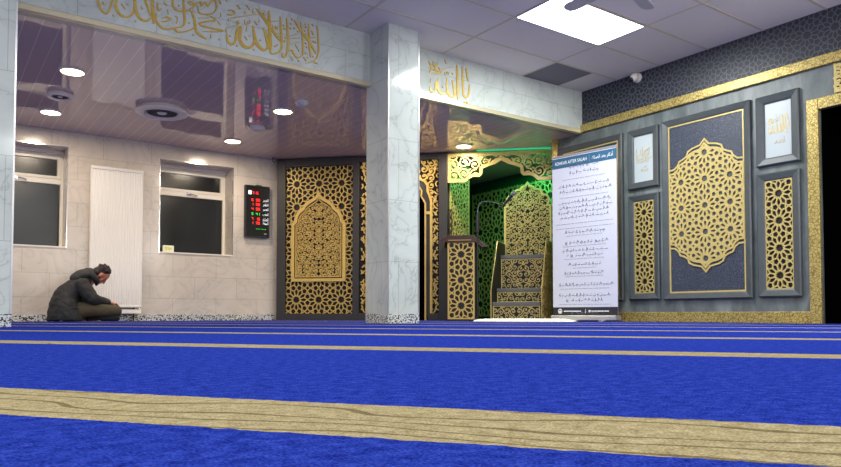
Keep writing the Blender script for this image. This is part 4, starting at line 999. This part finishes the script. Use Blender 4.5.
for sy in (-1, 1):
    mb.chain([(.26, sy*.09, .12, .075), (.76, sy*.2, .13, .05), (.55, sy*.02, .055, .04)]); mb.capsule((.55, sy*.02, .05), .035, (.68, -sy*.10, .04), .03)
body = link('person', mb, M['skin'], smooth=True, loc=P); remesh(body, .007, 3)
body.scale = (.93, .93, .93)
tag(body, 'man in a charcoal hooded coat sitting cross-legged with bowed head', 'person')
# trousers
mb = MB()
for sy in (-1, 1):
    kn = (.79, sy*.21, .135); an = (.52, sy*.0+.02, .065)
    mb.chain([(.25, sy*.09, .135, .115), (.50, sy*.16, .15, .092), (*kn, .074)]); mb.chain([(*kn, .074), (.66, sy*.13, .085, .06), (.53, sy*.03, .062, .055)])
mb.ball((.24, 0, .125), (.15, .18, .12), 20, 12)
tr = link('trousers', mb, M['trousers'], body, smooth=True); remesh(tr, .012, 5)
for sy, a, b in ((-1, (.56, .04, .045), (.46, .16, .045)), (1, (.64, -.16, .045), (.80, -.235, .042))):
    mb = MB(); mb.chain([(*a, .040), (*b, .036)]); o = link('sock', mb, M['sock'], body, smooth=True); remesh(o, .01, 3)
# coat: torso, flared skirt and sleeves in one cloth
mb = MB()
RG = [(.262, .012, .230, .262, 0), (.258, .08, .220, .266, 4), (.252, .16, .200, .255, 10), (.255, .25, .178, .232, 20), (.268, .335, .148, .20, 32), (.325, .41, .125, .195, 42), (.395, .47, .10, .175, 52), (.465, .515, .082, .115, 60), (.52, .545, .06, .075, 65)]
RG = smooth_pts([tuple(q) for q in RG], 3); L = []
for x, z, a_, b_, ti in RG:
    ct, st = math.cos(R(ti)), math.sin(R(ti))
    L.append([(x+a_*math.cos(2*PI*k/28)*ct, b_*math.sin(2*PI*k/28), max(.004, z-a_*math.cos(2*PI*k/28)*st)) for k in range(28)])
mb.loops(L)
mb.ball((.47, 0, .26), (.085, .19, .10), 18, 12)
for sy, (sh_, el, wr) in ARM.items():
    s2 = Vector(sh_)+Vector((-.02, 0, .0)); mid = s2.lerp(Vector(el), .55)
    mb.chain([(*s2, .092), (*mid, .090), (*el, .080), (*Vector(el).lerp(Vector(wr), .5), .060), (*wr, .047)])
coat = link('hooded_coat', mb, M['coat'], body, smooth=True); remesh(coat, .011, 6)
tx = bpy.data.textures.new('cloth folds', 'CLOUDS'); tx.noise_scale = .075; tx.noise_depth = 2
dm = coat.modifiers.new('folds', 'DISPLACE'); dm.texture = tx; dm.strength = .026; dm.mid_level = .5
# hood lying on the shoulders, collar round the jaw
mb = MB(); q = Matrix.Rotation(R(-18), 3, 'Y')
mb.ball((.425, 0, .590), (.125, .14, .075), 20, 12, q); mb.ball((.365, 0, .555), (.085, .13, .070), 18, 12, q)
mb.ball((.50, 0, .615), (.085, .115, .070), 18, 12, q)
for k in range(20):
    a = 2*PI*k/20; c0 = Vector((.525, 0, .575)); u = Vector((.62, 0, .55)).normalized()
    mb.ball(c0+Vector((-.55, 0, .62))*.115*math.cos(a)*.9+Vector((0, 1, 0))*.098*math.sin(a)+u*(.012), .040, 10, 8)
ho = link('hood', mb, M['hood'], coat, smooth=True); remesh(ho, .010, 4)
mb = MB(); mb.tube([(.245, -.243, .16), (.30, -.244, .175), (.36, -.236, .172)], .006, 6); link('pocket_flap', mb, M['coat'], coat)
# hair and beard
mb = MB(); rnd = random.Random(6)
mb.ball(hp(-.018, 0, .052), (.093, .079, .086), 20, 14, hr); mb.ball(hp(-.05, 0, .0), (.062, .076, .085), 18, 12, hr)
for k in range(46):
    a = rnd.uniform(0, 2*PI); e = rnd.uniform(.1, 1.3); v = Vector((.095*math.cos(e)*math.cos(a)-.018, .08*math.cos(e)*math.sin(a), .052+.09*math.sin(e)))
    if v.x > .05: continue
    mb.ball(hp(*v), rnd.uniform(.012, .018), 8, 6)
hair = link('hair', mb, M['hair'], body, smooth=True); remesh(hair, .007, 1)
mb = MB()
for sy in (-1, 1): mb.chain([(*hp(.012, sy*.066, -.03), .012), (*hp(.036, sy*.056, -.085), .017), (*hp(.076, 0, -.108), .020)])
be = link('beard', mb, M['hair'], body, smooth=True); remesh(be, .007, 1)

# ------------------------------------------------------------------ light
def area(name, loc, size, power, col, rot=(0, 0, 0), shape='DISK', size_y=None, spread=PI):
    l = bpy.data.lights.new(name, 'AREA'); l.shape = shape; l.size = size; l.energy = power; l.color = col; l.spread = spread
    if size_y: l.size_y = size_y
    o = bpy.data.objects.new(name, l); C.objects.link(o); o.location = loc; o.rotation_euler = rot; return o
WARM = (1, .85, .66); COOL = (.97, 1, .97)
for (x, y), _ in DL: area('downlight_lamp', (x, y, ZL-.02), .19, 20, WARM)
for x, y in ((-1.1, 7.2), (-1.1, 8.85), (5.2, 8.0)): area('downlight_lamp', (x, y, ZL-.02), .16, 18, WARM)
for x, y in ((5.09, 4.47), (1.49, 2.07), (5.09, .27), (-2.1, 4.47), (1.49, -2.1), (-2.1, .27)): area('panel_lamp', (x, y, ZH-.02), 1.15, 88, COOL, shape='RECTANGLE', size_y=.55)
def point_fill(name, loc, power, col, rad):
    l = bpy.data.lights.new(name, 'POINT'); l.energy = power; l.color = col; l.shadow_soft_size = rad
    o = bpy.data.objects.new(name, l); C.objects.link(o); o.location = loc; return o
for x, y in ((-1.5, -1.5), (3.2, -2.2), (4.6, 1.2)): point_fill('hall_fill', (x, y, 1.75), 100, (1, .98, .92), .25)  # added point fills without fixtures, out of view, to lift the ceiling
area('niche_lamp', diag(3.4, .10, 2.36), 1.2, 13, (.10, 1, .38), (0, 0, DA), 'RECTANGLE', .05)
area('niche_lamp', diag(3.5, 1.0, 2.37), .9, 16, (.10, 1, .38), (0, 0, DA), 'RECTANGLE', .1)
w = bpy.data.worlds.new('World'); bpy.context.scene.world = w; w.use_nodes = True
w.node_tree.nodes['Background'].inputs[0].default_value = (.55, .58, .65, 1); w.node_tree.nodes['Background'].inputs[1].default_value = .12

# ------------------------------------------------------------------ camera
cam = bpy.data.cameras.new('Camera'); co = bpy.data.objects.new('Camera', cam); C.objects.link(co)
co.location = (0, 0, .09); co.rotation_euler = (R(92), 0, R(54.6-90))
cam.sensor_width = 36; cam.lens = 690/841*36; cam.shift_y = 56.4/841; cam.clip_start = .02
bpy.context.scene.camera = co
sc = bpy.context.scene
sc.view_settings.view_transform = 'Standard'; sc.view_settings.exposure = 0; sc.view_settings.look = 'None'
sc.cycles.use_denoising = True
